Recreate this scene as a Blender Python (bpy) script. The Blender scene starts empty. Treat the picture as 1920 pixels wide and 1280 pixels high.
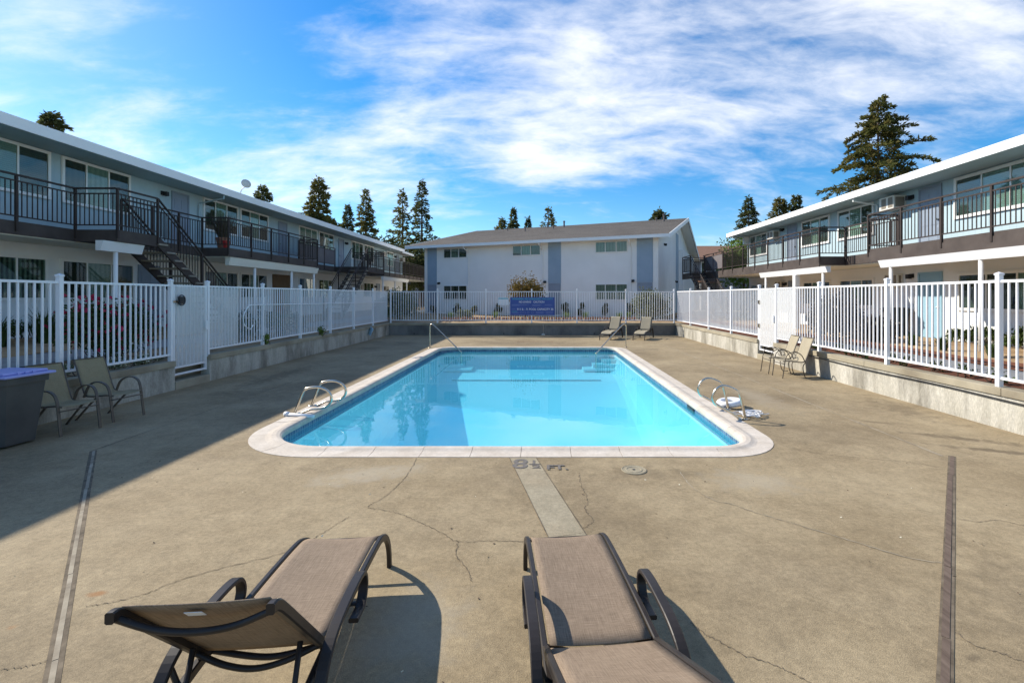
import bpy, bmesh, math, random
import numpy as np
from mathutils import Vector, Matrix, noise as mnoise

scene = bpy.context.scene
col = scene.collection
R = math.radians

# ------------------------------------------------------------------ camera
cam_d = bpy.data.cameras.new("camera")
cam = bpy.data.objects.new("camera", cam_d)
col.objects.link(cam)
cam.location = (0, 0, 2.0)
cam.rotation_euler = (R(90), 0, 0)
cam_d.sensor_width = 36
cam_d.lens = 900 / 1920 * 36
cam_d.shift_x = -54 / 1920
cam_d.shift_y = -85 / 1920
cam_d.clip_start = 0.05
cam_d.clip_end = 3000
scene.camera = cam

# ------------------------------------------------------------------ sun, sky, exposure
SUN_D = Vector((1, -0.55, -0.79)).normalized()        # the way the light travels
sun_d = bpy.data.lights.new("sun", 'SUN')
sun_d.energy = 3.5
sun_d.angle = R(0.53)
sun_d.color = (1.0, 0.92, 0.80)
sun = bpy.data.objects.new("sun", sun_d)
col.objects.link(sun)
sun.rotation_euler = SUN_D.to_track_quat('-Z', 'Y').to_euler()
sun.location = (-30, 20, 30)

world = bpy.data.worlds.new("World")
scene.world = world
world.use_nodes = True
wt = world.node_tree
wt.nodes.clear()


def NN(t, typ, **kw):
    n = t.nodes.new(typ)
    for k, v in kw.items():
        setattr(n, k, v)
    return n


def LK(t, a, b):
    t.links.new(a, b)


def build_sky():
    t = wt
    out = NN(t, 'ShaderNodeOutputWorld')
    bg = NN(t, 'ShaderNodeBackground')
    bg.inputs['Strength'].default_value = 0.15
    LK(t, bg.outputs[0], out.inputs[0])
    sky = NN(t, 'ShaderNodeTexSky', sky_type='NISHITA')
    sky.sun_disc = False
    sky.sun_elevation = math.asin(-SUN_D.z)
    sky.sun_rotation = math.atan2(-SUN_D.x, -SUN_D.y)
    sky.altitude = 20
    sky.air_density = 1.0
    sky.dust_density = 0.25
    sky.ozone_density = 3.2
    hsv = NN(t, 'ShaderNodeHueSaturation')
    hsv.inputs['Saturation'].default_value = 1.42
    hsv.inputs['Value'].default_value = 0.60
    LK(t, sky.outputs[0], hsv.inputs['Color'])
    geo = NN(t, 'ShaderNodeTexCoord')
    sep = NN(t, 'ShaderNodeSeparateXYZ')
    LK(t, geo.outputs['Generated'], sep.inputs[0])

    def M(op, a, b=None, c=None, clamp=False):
        m = NN(t, 'ShaderNodeMath', operation=op, use_clamp=clamp)
        for i, v in enumerate((a, b, c)):
            if v is None:
                continue
            if isinstance(v, (int, float)):
                m.inputs[i].default_value = v
            else:
                LK(t, v, m.inputs[i])
        return m.outputs[0]
    zc = M('MAXIMUM', sep.outputs[2], 0.0)
    den = M('ADD', zc, 0.30)
    px = M('DIVIDE', sep.outputs[0], den)
    py = M('DIVIDE', sep.outputs[1], den)
    comb = NN(t, 'ShaderNodeCombineXYZ')
    LK(t, px, comb.inputs[0]); LK(t, py, comb.inputs[1])

    def noise(scale, rotz, stretch, loc, detail, rough, dist=0.0):
        mp = NN(t, 'ShaderNodeMapping')
        mp.inputs['Rotation'].default_value = (0, 0, R(rotz))
        mp.inputs['Scale'].default_value = (scale, scale * stretch, scale)
        mp.inputs['Location'].default_value = loc
        LK(t, comb.outputs[0], mp.inputs[0])
        nz = NN(t, 'ShaderNodeTexNoise')
        nz.inputs['Scale'].default_value = 1.0
        nz.inputs['Detail'].default_value = detail
        nz.inputs['Roughness'].default_value = rough
        nz.inputs['Distortion'].default_value = dist
        LK(t, mp.outputs[0], nz.inputs['Vector'])
        return nz.outputs['Fac']

    def bank(cx, cy, rx, ry, amp):
        """A broad cloud bank (or a clear gap) centred on one part of the sky."""
        a_ = M('DIVIDE', M('SUBTRACT', px, cx), rx)
        b_ = M('DIVIDE', M('SUBTRACT', py, cy), ry)
        r2 = M('ADD', M('MULTIPLY', a_, a_), M('MULTIPLY', b_, b_))
        return M('MULTIPLY', M('EXPONENT', M('MULTIPLY', r2, -1.0)), amp)
    big = noise(1.5, -28, 1.5, (1.3, 4.7, 0), 5, 0.52, 0.5)
    fine = noise(3.4, -32, 2.3, (0.4, 7.3, 2), 10, 0.60, 0.5)
    wisp = noise(10.0, -25, 1.7, (5.4, 2.1, 4), 8, 0.66, 0.3)
    s = M('ADD', M('MULTIPLY', big, 0.75), M('MULTIPLY', fine, 0.5))
    s = M('ADD', s, M('MULTIPLY', wisp, 0.22))
    for b in ((0.10, 1.40, 0.60, 0.50, 0.15), (1.05, 1.02, 0.65, 0.35, 0.14), (-0.75, 1.72, 0.60, 0.30, 0.07), (-1.0, 1.2, 0.5, 0.25, 0.03),
              (-0.45, 0.95, 0.30, 0.22, -0.08), (0.05, 2.35, 0.8, 0.45, -0.16), (0.62, 1.62, 0.30, 0.22, -0.10)):
        s = M('ADD', s, bank(*b))
    mr = NN(t, 'ShaderNodeMapRange')
    mr.interpolation_type = 'SMOOTHSTEP'
    mr.inputs['From Min'].default_value = 0.63
    mr.inputs['From Max'].default_value = 1.10
    LK(t, s, mr.inputs['Value'])
    cl = M('MULTIPLY', mr.outputs[0], 0.92, clamp=True)
    mix = NN(t, 'ShaderNodeMix', data_type='RGBA')
    LK(t, cl, mix.inputs['Factor'])
    LK(t, hsv.outputs[0], mix.inputs['A'])
    mix.inputs['B'].default_value = (4.0, 4.05, 4.2, 1)
    LK(t, mix.outputs['Result'], bg.inputs['Color'])


build_sky()
vs = scene.view_settings
vs.view_transform = 'Standard'
vs.look = 'None'
vs.exposure = 1.0
vs.gamma = 1.0
vs.use_curve_mapping = False
scene.cycles.max_bounces = 6
scene.cycles.diffuse_bounces = 4
scene.cycles.glossy_bounces = 3
scene.cycles.transparent_max_bounces = 16
scene.cycles.caustics_reflective = False
scene.cycles.caustics_refractive = False

# ------------------------------------------------------------------ materials
MATS = {}


def mat(name, c1, c2=None, rough=0.6, scale=3.0, detail=6, spec=0.4, metal=0.0,
        bump=0.0, bscale=60.0, c3=None, s3=0.6, amt3=0.5, coords='pos', stretch=(1, 1, 1), trans=0.0, grain=0.0, gscale=180.0):
    """A principled material coloured by noise in world (or object) space."""
    if name in MATS:
        return MATS[name]
    m = bpy.data.materials.new(name)
    m.use_nodes = True
    t = m.node_tree
    b = t.nodes['Principled BSDF']
    b.inputs['Roughness'].default_value = rough
    b.inputs['Metallic'].default_value = metal
    b.inputs['Specular IOR Level'].default_value = spec
    MATS[name] = m
    c1 = (*c1, 1)
    if c2 is None:
        b.inputs['Base Color'].default_value = c1
        if bump == 0:
            return m
        c2 = c1
    else:
        c2 = (*c2, 1)
    if coords == 'pos':
        src = NN(t, 'ShaderNodeNewGeometry').outputs['Position']
    else:
        src = NN(t, 'ShaderNodeTexCoord').outputs['Object']
    mp = NN(t, 'ShaderNodeMapping')
    mp.inputs['Scale'].default_value = stretch
    LK(t, src, mp.inputs[0])
    n1 = NN(t, 'ShaderNodeTexNoise')
    n1.inputs['Scale'].default_value = scale
    n1.inputs['Detail'].default_value = detail
    n1.inputs['Roughness'].default_value = 0.62
    LK(t, mp.outputs[0], n1.inputs['Vector'])
    rmp = NN(t, 'ShaderNodeMapRange')
    rmp.inputs['From Min'].default_value = 0.33
    rmp.inputs['From Max'].default_value = 0.67
    LK(t, n1.outputs['Fac'], rmp.inputs['Value'])
    mx = NN(t, 'ShaderNodeMix', data_type='RGBA')
    LK(t, rmp.outputs[0], mx.inputs['Factor'])
    mx.inputs['A'].default_value = c1
    mx.inputs['B'].default_value = c2
    last = mx.outputs['Result']
    if c3 is not None:
        n3 = NN(t, 'ShaderNodeTexNoise')
        n3.inputs['Scale'].default_value = s3
        n3.inputs['Detail'].default_value = 7
        n3.inputs['Roughness'].default_value = 0.6
        LK(t, mp.outputs[0], n3.inputs['Vector'])
        r3 = NN(t, 'ShaderNodeMapRange')
        r3.inputs['From Min'].default_value = 0.47
        r3.inputs['From Max'].default_value = 0.68
        r3.inputs['To Max'].default_value = amt3
        LK(t, n3.outputs['Fac'], r3.inputs['Value'])
        m3 = NN(t, 'ShaderNodeMix', data_type='RGBA')
        LK(t, r3.outputs[0], m3.inputs['Factor'])
        LK(t, last, m3.inputs['A'])
        m3.inputs['B'].default_value = (*c3, 1)
        last = m3.outputs['Result']
    if grain > 0:                                        # sand and pits: two sizes of light and dark speck
        for gs_, ga in ((gscale, grain), (gscale * 0.22, grain * 0.7), (gscale * 0.05, grain * 0.55)):
            ng = NN(t, 'ShaderNodeTexNoise')
            ng.inputs['Scale'].default_value = gs_
            ng.inputs['Detail'].default_value = 3
            ng.inputs['Roughness'].default_value = 0.7
            LK(t, mp.outputs[0], ng.inputs['Vector'])
            rg = NN(t, 'ShaderNodeMapRange')
            rg.inputs['From Min'].default_value = 0.3
            rg.inputs['From Max'].default_value = 0.7
            rg.inputs['To Min'].default_value = 1 - ga
            rg.inputs['To Max'].default_value = 1 + ga
            LK(t, ng.outputs['Fac'], rg.inputs['Value'])
            mg = NN(t, 'ShaderNodeMix', data_type='RGBA', blend_type='MULTIPLY')
            mg.inputs['Factor'].default_value = 1.0
            LK(t, last, mg.inputs['A'])
            LK(t, rg.outputs[0], mg.inputs['B'])
            last = mg.outputs['Result']
    LK(t, last, b.inputs['Base Color'])
    if bump > 0:
        nb = NN(t, 'ShaderNodeTexNoise')
        nb.inputs['Scale'].default_value = bscale
        nb.inputs['Detail'].default_value = 4
        LK(t, mp.outputs[0], nb.inputs['Vector'])
        bp = NN(t, 'ShaderNodeBump')
        bp.inputs['Strength'].default_value = bump
        bp.inputs['Distance'].default_value = 0.01
        LK(t, nb.outputs['Fac'], bp.inputs['Height'])
        LK(t, bp.outputs[0], b.inputs['Normal'])
    if trans > 0:
        tr = NN(t, 'ShaderNodeBsdfTranslucent')
        LK(t, last, tr.inputs['Color'])
        ms = NN(t, 'ShaderNodeMixShader')
        ms.inputs[0].default_value = trans
        LK(t, b.outputs[0], ms.inputs[1])
        LK(t, tr.outputs[0], ms.inputs[2])
        LK(t, ms.outputs[0], t.nodes['Material Output'].inputs[0])
    return m


def bsdf(m):
    return m.node_tree.nodes['Principled BSDF']


def grooved(name, c1, c2, axis, period, rough=0.6, depth=0.5):
    """Painted boards with vertical grooves repeating along a world axis."""
    m = mat(name, c1, c2, rough=rough, scale=1.3)
    t = m.node_tree
    geo = NN(t, 'ShaderNodeNewGeometry')
    dot = NN(t, 'ShaderNodeVectorMath', operation='DOT_PRODUCT')
    dot.inputs[1].default_value = axis
    LK(t, geo.outputs['Position'], dot.inputs[0])
    md = NN(t, 'ShaderNodeMath', operation='PINGPONG')
    md.inputs[1].default_value = period / 2
    LK(t, dot.outputs['Value'], md.inputs[0])
    mr = NN(t, 'ShaderNodeMapRange')
    mr.inputs['From Min'].default_value = 0.0
    mr.inputs['From Max'].default_value = 0.012
    LK(t, md.outputs[0], mr.inputs['Value'])
    bp = NN(t, 'ShaderNodeBump')
    bp.inputs['Strength'].default_value = depth
    bp.inputs['Distance'].default_value = 0.01
    LK(t, mr.outputs[0], bp.inputs['Height'])
    LK(t, bp.outputs[0], bsdf(m).inputs['Normal'])
    return m


def striped(name, c1, c2, axis, period, rough=0.7, soft=0.5, sharp=False):
    """Blinds or pleated curtains: two tones repeating along a world axis."""
    m = mat(name, c1, rough=rough)
    t = m.node_tree
    geo = NN(t, 'ShaderNodeNewGeometry')
    dot = NN(t, 'ShaderNodeVectorMath', operation='DOT_PRODUCT')
    dot.inputs[1].default_value = axis
    LK(t, geo.outputs['Position'], dot.inputs[0])
    nz = NN(t, 'ShaderNodeTexNoise')
    nz.inputs['Scale'].default_value = 2.0
    LK(t, geo.outputs['Position'], nz.inputs['Vector'])
    ad = NN(t, 'ShaderNodeMath', operation='MULTIPLY_ADD')
    ad.inputs[1].default_value = period * soft
    LK(t, nz.outputs['Fac'], ad.inputs[0])
    LK(t, dot.outputs['Value'], ad.inputs[2])
    md = NN(t, 'ShaderNodeMath', operation='PINGPONG')
    md.inputs[1].default_value = period / 2
    LK(t, ad.outputs[0], md.inputs[0])
    mr = NN(t, 'ShaderNodeMapRange')
    mr.inputs['From Min'].default_value = period * (0.2 if sharp else 0.02)
    mr.inputs['From Max'].default_value = period * (0.3 if sharp else 0.48)
    LK(t, md.outputs[0], mr.inputs['Value'])
    mx = NN(t, 'ShaderNodeMix', data_type='RGBA')
    LK(t, mr.outputs[0], mx.inputs['Factor'])
    mx.inputs['A'].default_value = (*c1, 1)
    mx.inputs['B'].default_value = (*c2, 1)
    LK(t, mx.outputs['Result'], bsdf(m).inputs['Base Color'])
    return m


def glassy(name, tint, ior=1.45, rough=0.02, bump=0.0, bscale=3.0, bdist=0.01, milky=None):
    """A pane or water surface: straight-through tint plus a Fresnel reflection."""
    m = bpy.data.materials.new(name)
    m.use_nodes = True
    t = m.node_tree
    t.nodes.clear()
    out = NN(t, 'ShaderNodeOutputMaterial')
    tr = NN(t, 'ShaderNodeBsdfTransparent')
    tr.inputs[0].default_value = (*tint, 1)
    gl = NN(t, 'ShaderNodeBsdfGlossy')
    gl.inputs['Roughness'].default_value = rough
    fr = NN(t, 'ShaderNodeFresnel')
    g0 = NN(t, 'ShaderNodeNewGeometry')                 # same reflectance from either side: light passes both ways
    io = NN(t, 'ShaderNodeMath', operation='MULTIPLY_ADD')
    io.inputs[1].default_value = 1 / ior - ior
    io.inputs[2].default_value = ior
    LK(t, g0.outputs['Backfacing'], io.inputs[0])
    LK(t, io.outputs[0], fr.inputs['IOR'])
    ms = NN(t, 'ShaderNodeMixShader')
    body = tr.outputs[0]
    if milky:                                            # light scattered back by the water itself
        df = NN(t, 'ShaderNodeBsdfDiffuse')
        df.inputs[0].default_value = (*milky[1], 1)
        mk = NN(t, 'ShaderNodeMixShader')
        mk.inputs[0].default_value = milky[0]
        LK(t, tr.outputs[0], mk.inputs[1]); LK(t, df.outputs[0], mk.inputs[2])
        body = mk.outputs[0]
    LK(t, fr.outputs[0], ms.inputs[0])
    LK(t, body, ms.inputs[1])
    LK(t, gl.outputs[0], ms.inputs[2])
    LK(t, ms.outputs[0], out.inputs[0])
    if bump > 0:
        geo = NN(t, 'ShaderNodeNewGeometry')
        nz = NN(t, 'ShaderNodeTexNoise')
        nz.inputs['Scale'].default_value = bscale
        nz.inputs['Detail'].default_value = 3
        LK(t, geo.outputs['Position'], nz.inputs['Vector'])
        bp = NN(t, 'ShaderNodeBump')
        bp.inputs['Strength'].default_value = bump
        bp.inputs['Distance'].default_value = bdist
        LK(t, nz.outputs['Fac'], bp.inputs['Height'])
        LK(t, bp.outputs[0], gl.inputs['Normal'])
        LK(t, bp.outputs[0], fr.inputs['Normal'])
    MATS[name] = m
    return m


def perforated(name, c, hole, size):
    """White woven mesh: round holes that let the view through."""
    m = mat(name, c, rough=0.5)
    t = m.node_tree
    geo = NN(t, 'ShaderNodeNewGeometry')
    sp = NN(t, 'ShaderNodeSeparateXYZ')
    LK(t, geo.outputs['Position'], sp.inputs[0])
    gs = []
    for ax in (1, 2):
        pp = NN(t, 'ShaderNodeMath', operation='PINGPONG')
        pp.inputs[1].default_value = size / 2
        LK(t, sp.outputs[ax], pp.inputs[0])
        g = NN(t, 'ShaderNodeMath', operation='GREATER_THAN')
        g.inputs[1].default_value = size / 2 * (1 - hole)
        LK(t, pp.outputs[0], g.inputs[0])
        gs.append(g)
    lt = NN(t, 'ShaderNodeMath', operation='MULTIPLY')
    LK(t, gs[0].outputs[0], lt.inputs[0]); LK(t, gs[1].outputs[0], lt.inputs[1])
    tr = NN(t, 'ShaderNodeBsdfTransparent')
    ms = NN(t, 'ShaderNodeMixShader')
    LK(t, lt.outputs[0], ms.inputs[0])
    LK(t, bsdf(m).outputs[0], ms.inputs[1])
    LK(t, tr.outputs[0], ms.inputs[2])
    LK(t, ms.outputs[0], t.nodes['Material Output'].inputs[0])
    return m


M_DECK = mat('deck_concrete', (0.25, 0.193, 0.114), (0.345, 0.276, 0.172), rough=0.85, scale=0.9, detail=12,
             bump=0.35, bscale=140, c3=(0.165, 0.126, 0.078), s3=0.33, amt3=0.75, spec=0.2, grain=0.24, gscale=120)


def add_stains(m, spots):
    """Rust spots and damp streaks soaked into the concrete: (x, y, half length, half width, angle, colour, strength)."""
    t = m.node_tree
    src = bsdf(m).inputs['Base Color'].links[0].from_socket
    geo = NN(t, 'ShaderNodeNewGeometry')
    nz = NN(t, 'ShaderNodeTexNoise')
    nz.inputs['Scale'].default_value = 6
    nz.inputs['Detail'].default_value = 5
    LK(t, geo.outputs['Position'], nz.inputs['Vector'])
    for x, y, a_, b_, ang, c, k in spots:
        sb = NN(t, 'ShaderNodeVectorMath', operation='SUBTRACT')
        sb.inputs[1].default_value = (x, y, 0)
        LK(t, geo.outputs['Position'], sb.inputs[0])
        rt = NN(t, 'ShaderNodeVectorRotate', rotation_type='Z_AXIS')
        rt.inputs['Angle'].default_value = -R(ang)
        LK(t, sb.outputs[0], rt.inputs['Vector'])
        sc = NN(t, 'ShaderNodeVectorMath', operation='MULTIPLY')
        sc.inputs[1].default_value = (1 / a_, 1 / b_, 1)
        LK(t, rt.outputs[0], sc.inputs[0])
        ln = NN(t, 'ShaderNodeVectorMath', operation='LENGTH')
        LK(t, sc.outputs[0], ln.inputs[0])
        ad = NN(t, 'ShaderNodeMath', operation='MULTIPLY_ADD')
        ad.inputs[1].default_value = 1.6
        LK(t, nz.outputs['Fac'], ad.inputs[0]); LK(t, ln.outputs['Value'], ad.inputs[2])
        mr = NN(t, 'ShaderNodeMapRange')
        mr.interpolation_type = 'SMOOTHSTEP'
        mr.inputs['From Min'].default_value = 0.9
        mr.inputs['From Max'].default_value = 1.7
        mr.inputs['To Min'].default_value = k
        mr.inputs['To Max'].default_value = 0.0
        LK(t, ad.outputs[0], mr.inputs['Value'])
        mx = NN(t, 'ShaderNodeMix', data_type='RGBA')
        LK(t, mr.outputs[0], mx.inputs['Factor'])
        LK(t, src, mx.inputs['A'])
        mx.inputs['B'].default_value = (*c, 1)
        src = mx.outputs['Result']
    LK(t, src, bsdf(m).inputs['Base Color'])


RUSTC, DAMP, PALE = (0.30, 0.15, 0.06), (0.12, 0.092, 0.06), (0.42, 0.37, 0.28)
add_stains(M_DECK, [(-2.98, 3.23, .09, .05, 10, RUSTC, .8), (-3.2, 2.9, .05, .04, 0, RUSTC, .5), (2.40, 2.66, .08, .05, 30, DAMP, .7),
                    (5.9, 6.75, 1.1, .16, -28, DAMP, .75), (6.0, 6.15, 1.2, .13, -24, DAMP, .75), (5.4, 7.6, .6, .10, -20, DAMP, .5), (6.4, 8.6, .5, 1.5, 0, DAMP, .4),
                    (1.2, 5.4, .8, .35, 0, DAMP, .35), (-1.9, 5.4, .9, .4, 20, PALE, .5), (2.3, 5.2, .7, .5, -10, PALE, .4), (-.8, 2.9, .5, .7, 0, PALE, .4),
                    (3.3, 3.2, .9, .6, 40, DAMP, .3), (4.3, 9.5, .5, 1.6, 0, PALE, .35), (-6.6, 12, .5, 3, 0, DAMP, .4), (.2, 20.3, 2.2, .5, 0, DAMP, .55)])
M_PATCH = mat('pale_concrete', (0.265, 0.228, 0.155), (0.345, 0.302, 0.215), rough=0.85, scale=2.2, detail=9, bump=0.3,
              bscale=120, c3=(0.33, 0.26, 0.17), s3=1.2, amt3=0.6, spec=0.2, grain=0.18, gscale=120)
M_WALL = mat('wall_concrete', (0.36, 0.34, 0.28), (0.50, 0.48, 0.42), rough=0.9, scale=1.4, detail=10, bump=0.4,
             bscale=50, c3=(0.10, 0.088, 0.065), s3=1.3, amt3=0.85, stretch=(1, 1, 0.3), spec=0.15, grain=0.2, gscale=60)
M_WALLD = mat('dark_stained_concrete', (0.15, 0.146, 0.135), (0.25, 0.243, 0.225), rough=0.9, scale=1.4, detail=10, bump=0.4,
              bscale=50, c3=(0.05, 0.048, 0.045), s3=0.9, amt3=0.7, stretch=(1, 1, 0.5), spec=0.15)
M_CAP = mat('wall_cap_concrete', (0.31, 0.275, 0.20), (0.40, 0.36, 0.27), rough=0.9, scale=3, detail=9, bump=0.4,
            bscale=60, c3=(0.17, 0.14, 0.10), s3=1.5, amt3=0.7, spec=0.15)
M_WHITE = mat('white_fence_paint', (0.76, 0.77, 0.79), (0.82, 0.83, 0.85), rough=0.38, scale=2)
M_TRIM = mat('white_trim_paint', (0.78, 0.77, 0.74), (0.84, 0.83, 0.80), rough=0.5, scale=1.2)
M_FASCIA = mat('white_fascia_paint', (0.78, 0.78, 0.77), (0.84, 0.84, 0.83), rough=0.5, scale=0.8, detail=8)
M_STUCCO = mat('white_stucco', (0.78, 0.78, 0.765), (0.84, 0.84, 0.825), rough=0.9, scale=0.7, detail=9, bump=0.5,
               bscale=45, spec=0.15)
M_CREAM = mat('cream_paint', (0.76, 0.72, 0.60), (0.80, 0.77, 0.66), rough=0.7, scale=0.9)
M_SIDING = grooved('pale_blue_siding', (0.38, 0.50, 0.545), (0.43, 0.55, 0.595), (0, 1, 0), 0.2)
M_SOFFIT = mat('blue_grey_soffit', (0.42, 0.52, 0.53), (0.46, 0.56, 0.57), rough=0.7, scale=1.5)
M_BLUEPANEL = grooved('slate_blue_panel', (0.27, 0.36, 0.45), (0.32, 0.41, 0.50), (0.921, -0.389, 0), 0.2)
M_DOORBLUE = mat('grey_blue_door', (0.24, 0.29, 0.36), (0.27, 0.32, 0.39), rough=0.5, scale=2)
M_DOORSKY = mat('light_blue_door', (0.25, 0.42, 0.52), (0.28, 0.45, 0.55), rough=0.5, scale=2)
M_BROWN = mat('dark_brown_paint', (0.036, 0.026, 0.022), (0.052, 0.038, 0.032), rough=0.55, scale=3, spec=0.25)
M_FASBROWN = mat('brown_fascia_board', (0.056, 0.043, 0.037), (0.088, 0.07, 0.06), rough=0.65, scale=2, detail=9, spec=0.25)
M_TREAD = mat('stair_tread', (0.22, 0.19, 0.15), (0.30, 0.27, 0.22), rough=0.9, scale=4)
M_SHINGLE = mat('grey_brown_shingles', (0.13, 0.115, 0.10), (0.20, 0.178, 0.155), rough=0.95, scale=9, detail=8,
                bump=0.8, bscale=14, c3=(0.10, 0.088, 0.078), s3=0.6, amt3=0.5, spec=0.1)
M_ROOFRED = mat('red_brown_shingles', (0.22, 0.125, 0.085), (0.29, 0.175, 0.125), rough=0.95, scale=6, bump=0.6,
                bscale=12, spec=0.1)
M_ROOFTOP = mat('flat_roof_gravel', (0.35, 0.34, 0.33), (0.44, 0.43, 0.41), rough=0.95, scale=8)
M_GREYWALL = mat('grey_stucco', (0.25, 0.24, 0.25), (0.29, 0.28, 0.29), rough=0.9, scale=1)
M_BLACK = mat('black_metal', (0.018, 0.018, 0.02), rough=0.45)
M_CHROME = mat('stainless_steel', (0.56, 0.50, 0.40), (0.66, 0.60, 0.50), rough=0.25, metal=1.0, scale=4)
M_FRAME = mat('bronze_aluminium', (0.021, 0.017, 0.015), (0.032, 0.026, 0.023), rough=0.42, scale=5, spec=0.3)
M_CHAIRFRAME = mat('brown_chair_frame', (0.085, 0.07, 0.055), (0.11, 0.09, 0.07), rough=0.4, scale=5)
M_GLASS = glassy('window_glass', (0.72, 0.80, 0.76), ior=1.75)
M_DARKGLASS = glassy('tinted_glass', (0.22, 0.24, 0.24), ior=1.75)
M_CURT = striped('pale_curtain', (0.66, 0.71, 0.66), (0.48, 0.54, 0.50), (0, 1, 0), 0.16)
M_CURTD = striped('brown_curtain', (0.13, 0.12, 0.10), (0.075, 0.07, 0.06), (0, 1, 0), 0.18)
M_BLIND = striped('slatted_blind', (0.62, 0.68, 0.68), (0.46, 0.52, 0.54), (0, 0, 1), 0.05, soft=0.0)
M_BLINDD = striped('dark_blind', (0.16, 0.17, 0.17), (0.09, 0.10, 0.10), (0, 0, 1), 0.05, soft=0.0)
M_VBLIND = striped('vertical_blind', (0.40, 0.46, 0.40), (0.05, 0.055, 0.05), (0, 1, 0), 0.12, soft=0.2)
M_RCURT = striped('far_curtain', (0.45, 0.47, 0.42), (0.30, 0.32, 0.29), (0.921, -0.389, 0), 0.2)
M_AC = mat('air_conditioner_case', (0.66, 0.64, 0.58), rough=0.5)
M_ACGRILL = mat('air_conditioner_grille', (0.22, 0.19, 0.15), rough=0.6)
M_MESH = perforated('white_mesh_screen', (0.76, 0.77, 0.77), 0.66, 0.014)
M_SCREEN = mat('balcony_screen', (0.12, 0.105, 0.11), (0.15, 0.135, 0.135), rough=0.8, scale=2)
M_BARK = mat('tree_bark', (0.075, 0.05, 0.035), (0.12, 0.085, 0.06), rough=0.95, scale=6, stretch=(1, 1, 0.2))
M_NEEDLE = mat('conifer_needles', (0.06, 0.078, 0.023), (0.17, 0.165, 0.048), rough=0.8, scale=1.1, detail=8,
               c3=(0.24, 0.15, 0.055), s3=1.9, amt3=0.55, trans=0.45, spec=0.15)
M_NEEDLE2 = mat('conifer_needles_dark', (0.042, 0.058, 0.024), (0.105, 0.118, 0.04), rough=0.8, scale=1.1, detail=8,
                c3=(0.13, 0.11, 0.042), s3=1.4, amt3=0.5, trans=0.45, spec=0.15)
M_LEAF = mat('green_leaves', (0.035, 0.06, 0.018), (0.085, 0.12, 0.035), rough=0.6, scale=5, trans=0.25, spec=0.1)
M_LEAFB = mat('bright_green_leaves', (0.09, 0.16, 0.025), (0.17, 0.24, 0.05), rough=0.6, scale=3, trans=0.35, spec=0.1)
M_LEAFG = mat('grey_green_leaves', (0.12, 0.14, 0.075), (0.24, 0.26, 0.15), rough=0.7, scale=5, trans=0.2, spec=0.1)
M_LEAFO = mat('olive_yellow_leaves', (0.14, 0.12, 0.03), (0.24, 0.15, 0.05), rough=0.7, scale=4, trans=0.25, spec=0.1)
M_LEAFP = mat('dark_purple_leaves', (0.028, 0.022, 0.018), (0.085, 0.06, 0.045), rough=0.5, scale=6, trans=0.1)
M_GRASS = mat('grass_blades', (0.035, 0.065, 0.018), (0.09, 0.13, 0.04), rough=0.7, scale=5, trans=0.25, spec=0.1)
M_RED = mat('red_rose_petals', (0.42, 0.012, 0.05), (0.58, 0.04, 0.10), rough=0.6, scale=9, trans=0.2)
M_WHITEFL = mat('white_petals', (0.65, 0.63, 0.5), rough=0.7)
M_SOIL = mat('tan_mulch', (0.30, 0.20, 0.11), (0.46, 0.34, 0.21), rough=0.95, scale=7, detail=10, bump=0.8, bscale=30,
             c3=(0.20, 0.12, 0.065), s3=1.2, amt3=0.6, spec=0.1)
M_REDSOIL = mat('red_bark_mulch', (0.11, 0.045, 0.028), (0.20, 0.09, 0.055), rough=0.95, scale=14, detail=10, bump=0.8,
                bscale=40, spec=0.1)
M_PATH = mat('grey_path_concrete', (0.27, 0.27, 0.27), (0.36, 0.36, 0.35), rough=0.9, scale=2, detail=9)
M_GROUND = mat('far_ground', (0.20, 0.18, 0.13), (0.26, 0.24, 0.17), rough=0.95, scale=0.6)
M_BRICK = mat('terracotta_brick', (0.26, 0.12, 0.075), (0.34, 0.18, 0.12), rough=0.9, scale=6)
M_CRACK = mat('dark_crack', (0.085, 0.066, 0.044), (0.20, 0.16, 0.11), rough=1, scale=9)  # dark tone of the cracks, saw cuts and joint grooves
M_JOINT = mat('joint_filler', (0.10, 0.082, 0.06), (0.16, 0.13, 0.10), rough=1, scale=5)
M_JOINTL = mat('pale_joint_sand', (0.27, 0.23, 0.165), (0.40, 0.35, 0.265), rough=1, scale=7, c3=(0.14, 0.11, 0.08), s3=3, amt3=0.8)
M_WOOD = mat('weathered_wood', (0.085, 0.058, 0.042), (0.165, 0.12, 0.09), rough=0.9, scale=8, stretch=(3, 0.35, 1))
M_PAINTGREY = mat('worn_grey_paint', (0.115, 0.105, 0.10), (0.19, 0.17, 0.145), rough=0.9, scale=22, detail=9)
M_COPING = mat('pink_white_coping', (0.54, 0.475, 0.395), (0.62, 0.56, 0.485), rough=0.8, scale=3, detail=10, bump=0.3,
               bscale=120, c3=(0.44, 0.38, 0.31), s3=2.2, amt3=0.5, spec=0.2, grain=0.1, gscale=90)
M_PLASTER = mat('pool_plaster', (0.84, 0.88, 0.89), (0.88, 0.91, 0.92), rough=0.8, scale=0.8, spec=0.1)
M_RUST = mat('rust_drain', (0.16, 0.07, 0.04), rough=0.9)


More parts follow.
